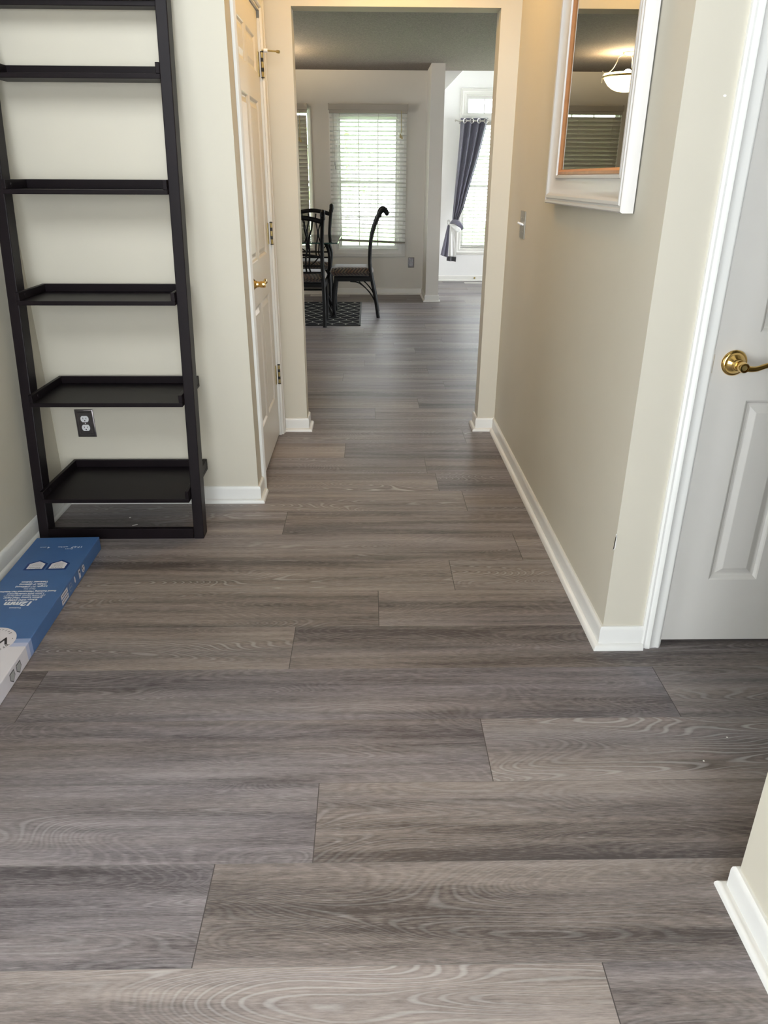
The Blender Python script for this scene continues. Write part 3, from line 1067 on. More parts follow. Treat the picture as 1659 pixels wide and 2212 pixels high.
# ------------------------------------------------------------------ leaning ladder shelf
LS = thing('leaning_shelf', 'dark brown ladder shelf with empty trays leaning against the left wall', 'shelf', (-1.0, 2.73, 0))
UY = lambda z: 2.700 + z * 0.1395
LEAN = 0.1395
def local(v):
    return (v[0] + 1.0, v[1] - 2.73, v[2])
for (a, b) in ((-1.331, -1.291), (-0.712, -0.672)):
    m = MB()
    zt = 2.18
    dep = 0.066
    v = [(a, UY(0), 0), (b, UY(0), 0), (b, UY(0) + dep, 0), (a, UY(0) + dep, 0), (a, UY(zt), zt), (b, UY(zt), zt), (b, UY(zt) + dep, zt), (a, UY(zt) + dep, zt)]
    m.add([local(q) for q in v], [(0, 3, 2, 1), (4, 5, 6, 7), (0, 1, 5, 4), (1, 2, 6, 5), (2, 3, 7, 6), (3, 0, 4, 7)])
    m.build('upright', M['wood'], LS, bevel=.003)
m = MB()
m.box(-1.2905, -0.7125, 2.700, 2.722, 0.001, 0.045)
m.v = [local(q) for q in m.v]
m.build('bottom_rail', M['wood'], LS, bevel=.002)
for (zb, yf, hb) in ((0.163, 2.690, 0.048), (0.534, 2.752, 0.046), (0.903, 2.806, 0.046), (1.277, 2.866, 0.048), (1.641, 2.935, 0.050)):
    X0, X1, YB = -1.2905, -0.7125, 3.062
    t = MB()
    t.box(X0, X1, yf, YB, zb, zb + .016)
    t.v = [local(q) for q in t.v]
    tr = t.build('tray', M['wood'], LS, bevel=.002)
    r = MB()
    r.box(X0, X1, YB - .014, YB, zb + .0162, zb + hb)
    r.v = [local(q) for q in r.v]
    r.build('back_rim', M['wood'], tr, bevel=.0015)
    for sx in (X0, X1 - .014):
        s_ = MB()
        s_.box(sx, sx + .014, yf, YB - .0142, zb + .0162, zb + hb)
        s_.v = [local(q) for q in s_.v]
        s_.build('side_rim', M['wood'], tr, bevel=.0015)
    for sx in (X0 + .0141,):
        s_ = MB()
        s_.lathe([(0, 0), (0.0065, 0), (0.0055, 0.002), (0, 0.003)], (sx, UY(zb) + .033, zb + .031), axis='X+', seg=14)
        s_.v = [local(q) for q in s_.v]
        s_.build('screw_cap', M['wood'], tr, smooth=True)
m = MB()
m.box(-1.2905, -0.7125, 2.972, 2.990, 1.876, 1.945)
m.box(-1.2905, -0.7125, 2.984, 3.05, 1.858, 1.8755)
m.v = [local(q) for q in m.v]
m.build('top_shelf', M['wood'], LS, bevel=.002)

# paint chips below
for i, (x, y, lab) in enumerate(((-1.029, 2.904, 'tiny white chip on the floor under the shelf, the rounder one'), (-0.988, 2.829, 'tiny white sliver on the floor under the shelf, nearer the rail'),
                                 (0.934, 1.509, 'tiny white crumb on the floor right, nearest the panelled door'), (0.837, 1.424, 'tiny white crumb on the floor right, farther from the panelled door'))):
    m = MB()
    if i == 1:
        m.add([(-.010, -.006, 0.0005), (.012, .004, 0.0005), (.010, .008, 0.0005), (-.008, -.001, 0.0005), (-.009, -.005, .002), (.011, .004, .002), (.009, .007, .002), (-.007, -.001, .002)],
              [(0, 3, 2, 1), (4, 5, 6, 7), (0, 1, 5, 4), (1, 2, 6, 5), (2, 3, 7, 6), (3, 0, 4, 7)])
    else:
        m.sphere((0, 0, 0.0018), 0.0042 if i == 0 else 0.0026, 8, sc=(1, 1, .45))
    tag(m.build('plaster_crumb', M['chip'], loc=(x, y, 0.0005)), lab, 'debris', 'crumbs on the plank floor')

# ------------------------------------------------------------------ flooring carton
BX = thing('flooring_box', 'long flat blue and white carton of vinyl planks on the floor by the left wall', 'box', (-1.056, 2.612, 0.001), rz=pi + 0.0347)
# local frame after rotation by ~180 deg: +x -> toward the left wall, +y -> toward the camera
BW, BL, BH = 0.238, 1.83, 0.0535
body = MB()
segs = [(0, .70, 0), (.70, .722, 1), (.722, .742, 2), (.742, BL, 3)]
for a, b, mi in segs:
    body.add([(0, a, 0), (BW, a, 0), (BW, b, 0), (0, b, 0), (0, a, BH), (BW, a, BH), (BW, b, BH), (0, b, BH)], [(0, 3, 2, 1), (4, 5, 6, 7), (1, 2, 6, 5), (3, 0, 4, 7)], mi)
body.add([(0, 0, 0), (BW, 0, 0), (BW, 0, BH), (0, 0, BH)], [(0, 1, 2, 3)], 0)
body.add([(0, BL, 0), (BW, BL, 0), (BW, BL, BH), (0, BL, BH)], [(3, 2, 1, 0)], 3)
bo = body.build('carton', [M['box_blue'], M['box_blue2'], M['box_blue3'], M['box_white']], BX)
import bmesh
_bm = bmesh.new()
_bm.from_mesh(bo.data)
bmesh.ops.remove_doubles(_bm, verts=_bm.verts, dist=1e-5)
_bm.to_mesh(bo.data)
_bm.free()
_b = bo.modifiers.new('bevel', 'BEVEL')
_b.width = .0022
_b.segments = 2
_b.limit_method = 'ANGLE'
_b.angle_limit = radians(40)


def text(body_, size, x, y, parent, mat, align='LEFT', bold=0.0, shear=0.0, sx=1.0, face='top', rot=0.0, name='lettering', lift=0.0006):
    cu = bpy.data.curves.new('txt', 'FONT')
    cu.body = body_
    cu.size = size
    cu.align_x = align
    cu.align_y = 'CENTER'
    cu.extrude = 0.00012
    cu.offset = bold
    cu.shear = shear
    cu.resolution_u = 3
    tmp = bpy.data.objects.new('txt', cu)
    COL.objects.link(tmp)
    dg = bpy.context.evaluated_depsgraph_get()
    me = bpy.data.meshes.new_from_object(tmp.evaluated_get(dg))
    bpy.data.objects.remove(tmp, do_unlink=True)
    me.materials.clear()
    me.materials.append(mat)
    o = bpy.data.objects.new(name, me)
    COL.objects.link(o)
    o.parent = parent
    if face == 'top':
        o.location = (x, y, BH + lift)
        o.rotation_euler = (0, 0, rot)
        o.scale = (sx, 1, 1)
    else:  # side face x = 0 ; x-> along length, y-> height
        o.location = (-lift, x, y)
        o.rotation_euler = (pi / 2, 0, -pi / 2 + rot)
        o.scale = (sx, 1, 1)
    return o


# reading direction: from right (u small) to left (u large): local +x ; letter tops toward camera: local +y
U, V = 0.117, 0
T = lambda s, size, u, v, **k: text(s, size, u, v, bo, k.pop('mat', M['ink_white']), **k)
T('Covers', .010, .068, .101)
T('17.67', .019, .036, .086, shear=0, bold=.0002)
T('sq.ft./box', .010, .092, .084)
T('4', .019, .158, .086, bold=.0002)
T('pieces', .009, .173, .084)
for u0 in (.041, .119):
    for (sc_, mt, lf) in ((1.0, M['ink_navy'], .0005), (0.76, M['box_white'], .0009)):
        b = MB()
        cx, cy = u0 + .036, .229
        q = [(-.036, .035), (.036, .035), (.036, -.014), (0, -.040), (-.036, -.014)]
        b.add([(cx + a * sc_, cy + c * sc_, BH + lf) for a, c in q], [(0, 1, 2, 3, 4)])
        b.build('badge', mt, bo)
    T('TITAN', .0145, u0 + .036, .247, align='CENTER', mat=M['ink_grey'], bold=.0003, lift=.0011)
    T('SURFACE', .0075, u0 + .036, .231, align='CENTER', mat=M['ink_grey'], lift=.0011)
    T('PROTECTION', .005, u0 + .036, .221, align='CENTER', mat=M['ink_grey'], lift=.0011)
for s, size, v, bd, sxx in (('Thickness: 12.0mm', .0125, .350, .0005, .93), ('Width: 9" (230mm)', .0125, .366, .0005, .93), ('Length: 71" (1800mm)', .0125, .382, .0005, .95),
                            ('Plank Size', .0105, .398, 0, .95), ('Sound Reducing Waterproof Pad Attached', .0122, .415, .0005, .89), ('1.5mm IXPE Underlayment', .0125, .430, .0004, .89),
                            ('(30 mil/0.75mm wearlayer)+', .0125, .443, .0001, .95), ('2.0mm Luxury Vinyl Layer', .0125, .456, .0005, .95), ('8.5mm WPC CORE +', .0125, .470, .0005, .92),
                            ('12mm', .036, .494, .0016, 1.0), ('Thickness', .010, .520, 0, 1.0)):
    T(s, size, U, v, align='CENTER', bold=bd, sx=sxx, shear=0.1 if size > .03 else 0)
ci = MB()
ci.add([(U + .002 + .076 * cos(2 * pi * i / 48), .712 + .076 * sin(2 * pi * i / 48), BH + .0005) for i in range(48)], [tuple(range(48))])
ci.build('round_badge', M['box_white'], bo)
T('WPC', .052, U + .002, .710, align='CENTER', mat=M['ink_black'], bold=.0012, lift=.0008)
ringtxt = 'WPC Flooring  •  WPC Flooring  •  '
for i, ch in enumerate(ringtxt):
    if ch == ' ':
        continue
    a = pi - 0.35 - 2 * pi * i / len(ringtxt)
    T(ch, .0125, U + .002 + .065 * cos(a), .712 + .065 * sin(a), align='CENTER', mat=M['ink_black'], rot=a - pi / 2, lift=.0008, name='ring_letter')


def side_poly(pts, mat, name, lf=.0006):
    b = MB()
    b.add([(-lf, a, c) for a, c in pts], [tuple(range(len(pts)))])
    return b.build(name, mat, bo)


def circ(cx, cz, r, n=20):
    return [(cx + r * cos(2 * pi * i / n), cz + r * sin(2 * pi * i / n)) for i in range(n)]


for cv in (.808, .853):
    hx = [(-.015, .014), (.015, .014), (.017, -.006), (.0, -.021), (-.017, -.006)]
    side_poly([(cv + a, .028 + c) for a, c in hx], M['ink_black'], 'shield_mark')
    side_poly([(cv + a * .84, .0275 + c * .84) for a, c in hx], M['ink_grey'], 'shield_mark', .0009)
side_poly(circ(.212, .029, .0145), M['box_white'], 'round_mark')
for k in range(3):
    a = 2 * pi * k / 3 + .5
    side_poly([(.212 + .012 * cos(a - .45), .029 + .012 * sin(a - .45)), (.212 + .012 * cos(a + .45), .029 + .012 * sin(a + .45)), (.212 + .003 * cos(a), .029 + .003 * sin(a))], M['ink_black'], 'round_mark', .0009)
side_poly([(.245, .012), (.262, .012), (.262, .046), (.245, .046)], M['box_white'], 'small_label')
side_poly(circ(.2535, .037, .0045, 10), M['ink_black'], 'small_label', .0009)
side_poly([(.297, .024), (.304, .020), (.309, .028), (.308, .044), (.303, .048), (.298, .040)], M['box_white'], 'leaf_mark')
for i, r in enumerate((.0150, .0138)):
    side_poly(circ(.348, .029, r), M['ink_grey'] if i == 0 else M['box_blue'], 'globe_mark', .0006 + .0003 * i)
text('WPC', .010, .348, .029, bo, M['ink_grey'], align='CENTER', face='side', lift=.0012)
for z0, s in ((.030, 'WATERPROOF'), (.009, 'SCRATCH PROOF')):
    side_poly([(.378, z0), (.441, z0), (.441, z0 + .017), (.378, z0 + .017)], M['box_white'], 'printed_label')
    text(s, .0075, .4095, z0 + .0085, bo, M['ink_black'], align='CENTER', face='side', lift=.0009, sx=.92)

# ------------------------------------------------------------------ mirror
MR = thing('wall_mirror', 'white framed mirror with copper inner lip hung on the right wall', 'mirror', (0.72, 2.62, 1.6))
out = [(2.150, 1.250), (3.100, 1.250), (3.100, 1.925)]
for i in range(1, 16):
    a = pi * i / 16
    out.append((2.625 + 0.475 * cos(a), 1.925 + 0.20 * sin(a)))
out.append((2.150, 1.925))
FP = [(0, 0.004), (0, 0.034), (0.004, 0.0395), (0.010, 0.0395), (0.0135, 0.036), (0.017, 0.036), (0.0205, 0.041), (0.029, 0.041), (0.033, 0.037), (0.040, 0.031), (0.055, 0.0245), (0.075, 0.021), (0.086, 0.022), (0.088, 0.026), (0.096, 0.026), (0.098, 0.021), (0.1, 0.016)]
mf = MB()
plM = lambda u, v, h: (-h, u - 2.62, v - 1.6)
sweep(mf, out, FP, plM, closed=True)
mf.build('mirror_frame', M['frame_white'], MR, smooth=True)
ml = MB()
sweep(ml, out, [(0.0995, 0.012), (0.0995, 0.021), (0.108, 0.021), (0.116, 0.013)], plM, closed=True)
ml.build('copper_lip', M['copper'], MR, smooth=True)
P_, Mv_ = miter_path(out, True)
gl = [(p + m_ * 0.112) for p, m_ in zip(P_, Mv_)]
mg = MB()
n_ = len(gl)
mg.add([plM(p.x, p.y, 0.0135) for p in gl] + [plM(p.x, p.y, 0.0085) for p in gl], [tuple(range(n_))] + [(i, (i + 1) % n_, n_ + (i + 1) % n_, n_ + i) for i in range(n_)])
mg.build('mirror_glass', M['mirror'], MR)
mb_ = MB()
gb = [(p + m_ * 0.02) for p, m_ in zip(P_, Mv_)]
mb_.add([plM(p.x, p.y, 0.0075) for p in gb] + [plM(p.x, p.y, 0.003) for p in gb], [tuple(range(n_))] + [(i, (i + 1) % n_, n_ + (i + 1) % n_, n_ + i) for i in range(n_)] + [tuple(n_ + i for i in range(n_))[::-1]])
mb_.build('backing_board', M['cardback'], MR)

# ------------------------------------------------------------------ outlets and switch
def receptacle(parent, cx, cz, place, r=0.0172, mat=None):
    b = MB()
    pts = []
    for i in range(28):
        a = 2 * pi * i / 28
        x, z = r * cos(a), r * sin(a)
        z = max(-.0135, min(.0135, z))
        pts.append((x, z))
    n = len(pts)
    vs = [place(cx + x, cz + z, .0045) for x, z in pts] + [place(cx + x, cz + z, .0062) for x, z in pts]
    b.add(vs, [tuple(range(n, 2 * n))] + [(i, (i + 1) % n, n + (i + 1) % n, n + i) for i in range(n)])
    o = b.build('receptacle', mat or M['plastic'], parent)
    s = MB()
    for dx, h in ((-.0065, .0045), (.0065, .0038)):
        s.add([place(cx + dx - .0012, cz + .002 - h + .002, .0064), place(cx + dx + .0012, cz + .002 - h + .002, .0064), place(cx + dx + .0012, cz + .002 + h, .0064), place(cx + dx - .0012, cz + .002 + h, .0064)], [(0, 1, 2, 3)])
    s.add([place(cx + .0028 * cos(a_ * pi / 6), cz - .0075 + .0028 * sin(a_ * pi / 6), .0064) for a_ in range(12)], [tuple(range(12))])
    s.build('slot', M['dark'], o)
    return o


def wall_plate(root, w_, h_, place, mat, mat2):
    m = MB()
    path = [(-w_ / 2, -h_ / 2), (w_ / 2, -h_ / 2), (w_ / 2, h_ / 2), (-w_ / 2, h_ / 2)]
    sweep(m, path, [(0, 0.0005), (0, .003), (.003, .005), (.006, .005), (.008, .003), (.010, .003), (.012, .0052), (.0145, .0052), (.016, .0035)], place, closed=True)
    m.build('plate_rim', mat, root, smooth=True)
    p = MB()
    a, b = w_ / 2 - .015, h_ / 2 - .015
    p.add([place(-a, -b, .0038), place(a, -b, .0038), place(a, b, .0038), place(-a, b, .0038)], [(0, 1, 2, 3)])
    p.build('plate', mat, root)


O1 = thing('wall_outlet', 'duplex outlet with dark pewter cover plate behind the ladder shelf', 'electrical outlet', (-1.220, 3.08, 0.369))
pA = lambda u, v, h: (u, -h, v)
wall_plate(O1, .078, .122, pA, M['pewter'], M['steel'])
receptacle(O1, 0, .0195, pA)
receptacle(O1, 0, -.0195, pA)
MB().lathe([(0, 0), (.0028, 0), (.0022, .001), (0, .0012)], (0, -.0040, 0), axis='Y-', seg=12).build('screw', M['plastic'], O1)
O2 = thing('wall_outlet', 'small grey duplex outlet on the dining wall under the window corner', 'electrical outlet', (0.520, YF, 0.383))
wall_plate(O2, .074, .118, pA, M['pewter'], M['pewter'])
receptacle(O2, 0, .0195, pA, mat=M['ink_grey'])
receptacle(O2, 0, -.0195, pA, mat=M['ink_grey'])
MB().lathe([(0, 0), (.0028, 0), (.0022, .001), (0, .0012)], (0, -.0040, 0), axis='Y-', seg=12).build('screw', M['steel'], O2)
SW = thing('light_switch', 'metal switch plate with two white toggles right of the opening', 'light switch', (0.72, 3.69, 1.139))
pB = lambda u, v, h: (-h, u, v)
m = MB()
m.box(-.0045, -.0003, -.058, .058, -.060, .060)
m.build('plate', M['plate_grey'], SW, bevel=.0018)
for dy in (-.023, .023):
    t = MB()
    t.tube([(-.004, dy, .0), (-.014, dy, .006), (-.022, dy, .009)], [.0052, .0046, .004], 8)
    t.build('toggle', M['plastic'], SW, smooth=True)
for dy in (-.023, .023):
    for dz in (-.030, .030):
        MB().lathe([(0, 0), (.003, 0), (.0024, .0012), (0, .0014)], (-.0045, dy, dz), axis='X-', seg=10).build('screw', M['steel'], SW)

# ------------------------------------------------------------------ dining chairs
def sc_back(z):
    """rear profile depth (x from rear) for height z"""
    pts = [(0.36, -.028), (0.5, -.086), (0.61, -.088), (0.78, -.073), (0.90, -.035), (0.985, .0)]
    for i in range(len(pts) - 1):
        if z <= pts[i + 1][0]:
            t = (z - pts[i][0]) / (pts[i + 1][0] - pts[i][0])
            return pts[i][1] + (pts[i + 1][1] - pts[i][1]) * max(0, t)
    return pts[-1][1]


def make_chair(label):
    """front faces +x ; origin on the floor between the rear feet; rear plane x<0"""
    c = thing('dining_chair', label, 'chair', group='iron dining chairs around the glass table')
    for s in (-1, 1):
        m = MB()
        pts = bez([(0.0, s * .205, 0.0), (.030, s * .205, .20), (.062, s * .200, .36), (.084, s * .195, .50), (.086, s * .193, .61), (.071, s * .196, .78), (.030, s * .206, .92), (-.008, s * .214, 1.0)], 6)
        m.tube(pts, [.0195] * len(pts), 8)
        u = m.build('upright_leg', M['iron'], c, smooth=True)
        t = MB()
        pts = bez([(-.008, s * .214, .998), (-.024, s * .216, 1.030), (-.045, s * .217, 1.048), (-.070, s * .217, 1.038), (-.082, s * .217, 1.020)], 5)
        n = len(pts)
        t.tube(pts, [.0205 + .005 * i / n for i in range(n)], 10)
        t.sphere((-.084, s * .217, 1.016), .0235, 12)
        t.tube([(-.004, s * .213, .985), (-.012, s * .215, 1.005)], [.024, .024], 10)
        t.build('scroll_finial', M['iron'], u, smooth=True)
    for s in (-1, 1):
        m = MB()
        pts = bez([(.452, s * .205, 0.0), (.462, s * .205, .12), (.455, s * .205, .25), (.435, s * .200, .385)], 6)
        n = len(pts)
        m.tube(pts, [.0185 + .004 * (i / n) for i in range(n)], 8)
        m.build('front_leg', M['iron'], c, smooth=True)
    m = MB()
    for s in (-1, 1):
        m.box(.066, .455, s * .205 - .014, s * .205 + .014, .366, .408)
    m.box(.428, .456, -.2, .2, .366, .408)
    m.box(.058, .084, -.2, .2, .366, .408)
    m.box(.08, .43, -.19, .19, .392, .406)
    m.build('seat_frame', M['iron'], c, bevel=.003)
    for s in (-1, 1):
        m = MB()
        m.tube(bez([(.29, s * .206, .364), (.20, s * .207, .350), (.10, s * .207, .27), (.042, s * .206, .185)], 6), .0055, 6)
        m.tube(bez([(.20, s * .206, .364), (.13, s * .207, .30), (.075, s * .207, .235), (.042, s * .206, .178)], 6), .0055, 6)
        m.build('brace', M['iron'], c, smooth=True)
    # cushion
    m = MB()
    nx, ny = 14, 14
    def P(i, j, top):
        u = i / nx * 2 - 1
        v = j / ny * 2 - 1
        e = max(0.0, 1 - max(abs(u), abs(v)) ** 5)
        r = .97
        # rounded square
        k = 1 / max(1, (abs(u) ** 6 + abs(v) ** 6) ** (1 / 6))
        x = .275 + .228 * u * k
        y = .222 * v * k
        z = .454 + (.050 * e ** .45 if top else -.047 * e ** .45)
        return (x, y, z)
    vs, fs = [], []
    for top in (1, 0):
        for i in range(nx + 1):
            for j in range(ny + 1):
                vs.append(P(i, j, top))
    N = (nx + 1) * (ny + 1)
    for i in range(nx):
        for j in range(ny):
            a = i * (ny + 1) + j
            fs.append((a, a + ny + 1, a + ny + 2, a + 1))
            fs.append((N + a, N + a + 1, N + a + ny + 2, N + a + ny + 1))
    m.add(vs, fs)
    m.build('cushion', M['cushion'], c, smooth=True)
    # back: crest rail, lower rails, bars
    def bx(z, y):
        return -sc_back(z)
    m = MB()
    pts = []
    for i in range(13):
        y = -.207 + .414 * i / 12
        z = .958 + .040 * cos(pi * y / .43) 
        pts.append((bx(z, y), y, z))
    m.tube(pts, .0225, 8, sq=(.55, 1))
    m.build('crest_rail', M['iron'], c, smooth=True)
    m = MB()
    pts = []
    for i in range(11):
        y = -.193 + .386 * i / 10
        z = .640 + .026 * cos(pi * y / .39)
        pts.append((bx(z, y), y, z))
    m.tube(pts, .011, 8)
    pts = [(bx(.555, 0), -.195 + .39 * i / 6, .565) for i in range(7)]
    m.tube(pts, .009, 8)
    pts = [(bx(.50, 0), -.195 + .39 * i / 6, .505) for i in range(7)]
    m.tube(pts, .009, 8)
    m.build('lower_rail', M['iron'], c, smooth=True)
    for y0, y1, y2 in ((-.105, -.072, -.075), (-.038, -.056, -.040), (.038, .056, .040), (.105, .072, .075)):
        m = MB()
        pts = bez([(bx(z, 0), y, z) for y, z in ((y0 * 1.1, .965), (y0, .90), (y1, .80), (y1 * 1.02, .72), (y2, .655), (y2 * .9, .56), (y2 * 1.05, .505))], 5)
        m.tube(pts, .0088, 6)
        m.build('back_bar', M['iron'], c, smooth=True)
    for s in (-1, 1):
        m = MB()
        m.tube(bez([(bx(.64, 0), s * .165, .648), (bx(.60, 0), s * .120, .600), (bx(.57, 0), s * .085, .572)], 4), .006, 6)
        m.build('corner_brace', M['iron'], c, smooth=True)
    return c


ch1 = make_chair('black iron dining chair seen side-on in front of the bright window')
ch2 = copy_tree(ch1)
ch3 = copy_tree(ch1)
ch1.location = (0.094, 8.115, 0.0)
ch1.rotation_euler = (0, 0, pi)
ch2.location = (-0.640, 7.345, 0.0)
ch2.rotation_euler = (0, 0, pi / 2)
ch2['label'] = 'black iron dining chair nearest the hall, its back toward us'
ch3.location = (-0.640, 9.000, 0.0)
ch3.rotation_euler = (0, 0, -pi / 2)
ch3['label'] = 'black iron dining chair on the far side of the glass table'

# ------------------------------------------------------------------ glass table
TB = thing('dining_table', 'clear glass top dining table on black iron legs, beside the chairs', 'table', (-1.07, 8.19, 0.0082))
tx, ty = .765, .545
g = MB()
g.box(-tx, tx, -ty, ty, .740, .751)
tt = g.build('glass_top', M['table_glass'], TB)
e = MB()
for (a, b, c_, d) in ((-tx - .0015, tx + .0015, -ty - .0018, -ty - .0002), (-tx - .0015, tx + .0015, ty + .0002, ty + .0018), (-tx - .0018, -tx - .0002, -ty, ty), (tx + .0002, tx + .0018, -ty, ty)):
    e.box(a, b, c_, d, .7395, .7515)
e.build('glass_edge', M['glass_edge'], tt)
for sx in (-1, 1):
    for sy in (-1, 1):
        m = MB()
        pts = bez([(sx * .635, sy * .17, .708), (sx * .665, sy * .195, .60), (sx * .648, sy * .165, .42), (sx * .60, sy * .10, .24), (sx * .64, sy * .19, .09), (sx * .69, sy * .29, .012)], 6)
        m.tube(pts, .0175, 8)
        m.tube([(sx * .69, sy * .29, .001), (sx * .69, sy * .29, .020)], .024, 10)
        m.build('leg', M['iron'], TB, smooth=True)
    m = MB()
    m.tube([(sx * .60, -.11, .24), (sx * .60, .11, .24)], .013, 8)
    m.tube([(sx * .635, -.20, .715), (sx * .635, .20, .715)], .018, 8)
    for sy in (-1, 1):
        m.sphere((sx * .638, sy * .205, .714), .0255, 12)
    m.build('cross_bar', M['iron'], TB, smooth=True)
m = MB()
m.tube([(-.60, 0, .24), (.60, 0, .24)], .013, 8)
m.build('stretcher', M['iron'], TB, smooth=True)

# ------------------------------------------------------------------ rug
rg = MB()
rg.box(-.95, .95, -.735, .735, 0.0005, .008)
ro = rg.build('area_rug', M['rug'], loc=(-1.045, 8.18, 0), bevel=.002)
tag(ro, 'black rug with thin cream lattice lines under the glass table', 'rug')
bd = MB()
for b in ((-.958, .958, -.745, -.728), (-.958, .958, .728, .745), (-.958, -.941, -.728, .728), (.941, .958, -.728, .728)):
    bd.box(*b, .0006, .0095)
bd.build('border', M['dark'], ro)

# ------------------------------------------------------------------ registers and small fittings
def register(x0, x1, y0, y1, label):
    r = thing('floor_register', label, 'floor vent', ((x0 + x1) / 2, (y0 + y1) / 2, 0))
    a, b = (x1 - x0) / 2, (y1 - y0) / 2
    m = MB()
    sweep(m, [(-a, -b), (a, -b), (a, b), (-a, b)], [(0, .0005), (.004, .004), (.016, .006), (.018, .0045)], lambda x, y, h: (x, y, h), closed=True)
    m.build('rim', M['white_metal'], r, smooth=True)
    g = MB()
    g.add([(-a + .016, -b + .016, .002), (a - .016, -b + .016, .002), (a - .016, b - .016, .002), (-a + .016, b - .016, .002)], [(0, 1, 2, 3)])
    g.build('duct', M['dark'], r)
    l = MB()
    n = 18
    for i in range(n):
        xx = -a + .02 + (2 * a - .04) * (i + .5) / n
        l.box(xx - .0035, xx + .0035, -b + .016, b - .016, .0025, .0048)
    l.box(-a + .016, a - .016, -.003, .003, .0025, .0050)
    l.build('louvres', M['white_metal'], r)
    return r


register(-0.730, -0.395, 9.455, 9.560, 'white floor register on the planks behind the dining chairs')
register(1.335, 1.66, 10.70, 10.80, 'cream floor register in the bright room under the curtained window')
kn = MB()
kn.lathe([(0, 0), (.013, 0), (.014, .004), (.010, .010), (0, .012)], (1.505, 10.9880, .040), axis='Y-', seg=16)
tag(kn.build('round_fitting', M['brass_dull'], smooth=True), 'small round dark fitting on the baseboard of the bright room', 'fitting')  # dark round fitting of undetermined use
fr = MB()
fr.box(.8125, .846, 9.43, 9.98, 1.50, 1.99)
fo = fr.build('picture_frame', M['dark'])
tag(fo, 'thin black edge of a frame hung on the side of the wall end', 'frame')
fi = MB()
fi.box(.8462, .8475, 9.47, 9.94, 1.54, 1.95)
fi.build('picture', M['ink_grey'], fo)

# ------------------------------------------------------------------ curtain
CT = thing('curtain', 'slate grey grommet curtain tied in a knot beside the bright window', 'curtain', (1.2, 10.88, 0))
def clerp(tab, z):
    tab = sorted(tab)
    if z <= tab[0][0]:
        return tab[0][1]
    for i in range(len(tab) - 1):
        if z <= tab[i + 1][0]:
            t = (z - tab[i][0]) / (tab[i + 1][0] - tab[i][0])
            return tab[i][1] + (tab[i + 1][1] - tab[i][1]) * t
    return tab[-1][1]
LE = [(2.055, 1.205), (1.896, 1.200), (1.506, 1.178), (1.105, 1.155), (.834, 1.142), (.79, 1.148)]
RE = [(2.055, 1.572), (1.973, 1.555), (1.535, 1.449), (1.241, 1.362), (.969, 1.288), (.831, 1.228), (.79, 1.222)]
nU, nV = 96, 48
vs, fs = [], []
for j in range(nV + 1):
    z = 2.055 + (.79 - 2.055) * j / nV
    l, r = clerp(LE, z), clerp(RE, z)
    t = j / nV
    amp = .042 * (1 - t) + .012 * t
    for i in range(nU + 1):
        u = i / nU
        ph = 2 * pi * (4.0 * u) + .6 * sin(3 * t + 5 * u)
        yy = amp * cos(ph) + .008 * sin(2 * pi * 9 * u + 4 * t) * t
        xx = l + (r - l) * (u + .030 * sin(ph * 1.0) * (1 - .5 * t))
        vs.append((xx - 1.2, yy, z))
for j in range(nV):
    for i in range(nU):
        a = j * (nU + 1) + i
        fs.append((a, a + nU + 1, a + nU + 2, a + 1))
cm = MB().add(vs, fs)
co = cm.build('curtain_panel', M['curtain'], CT, smooth=True)
so = co.modifiers.new('solid', 'SOLIDIFY')
so.thickness = .002
for i in range(4):
    u = (i + .5) / 4
    x = 1.205 + (1.572 - 1.205) * u
    m = MB()
    ang = .6 if i % 2 == 0 else -.6
    rr = []
    for k in range(20):
        a = 2 * pi * k / 20
        rr.append((x - 1.2 + .026 * cos(a) * cos(ang), .026 * cos(a) * sin(ang) - .040, 2.018 + .026 * sin(a)))
    rr.append(rr[0])
    m.tube(rr, .0052, 8)
    m.build('grommet', M['steel'], CT, smooth=True)
# knot
def blob(name, pts, rad, mat, parent, sq=None):
    m = MB()
    p = bez(pts, 6)
    n = len(p)
    rs = [rad[0] + (rad[-1] - rad[0]) * i / (n - 1) if len(rad) == 2 else clerp([(k / (len(rad) - 1), rad[k]) for k in range(len(rad))], i / (n - 1)) for i in range(n)]
    vs0 = len(m.v)
    m.tube(p, rs, 16, sq=sq)
    # cloth ridges
    for idx in range(len(m.v)):
        j = (idx // 16)
        k = idx % 16
        c = p[min(j, n - 1)]
        v = Vector(m.v[idx])
        m.v[idx] = tuple(c + (v - c) * (1 + .13 * cos(k * pi / 2 + j * .25)))
    return m.build(name, mat, parent, smooth=True)
blob('knot', [(-.085, -.02, .772), (-.045, -.045, .795), (.0, -.06, .785), (.04, -.05, .755), (.072, -.03, .722), (.055, -.005, .700)], (.010, .026, .034, .036, .030, .018), M['curtain'], CT)
blob('knot_lining', [(-.085, -.02, .762), (-.05, -.038, .738), (-.005, -.045, .715), (.035, -.035, .695), (.05, -.02, .690)], (.014, .032, .040, .034, .016), M['lining'], CT)
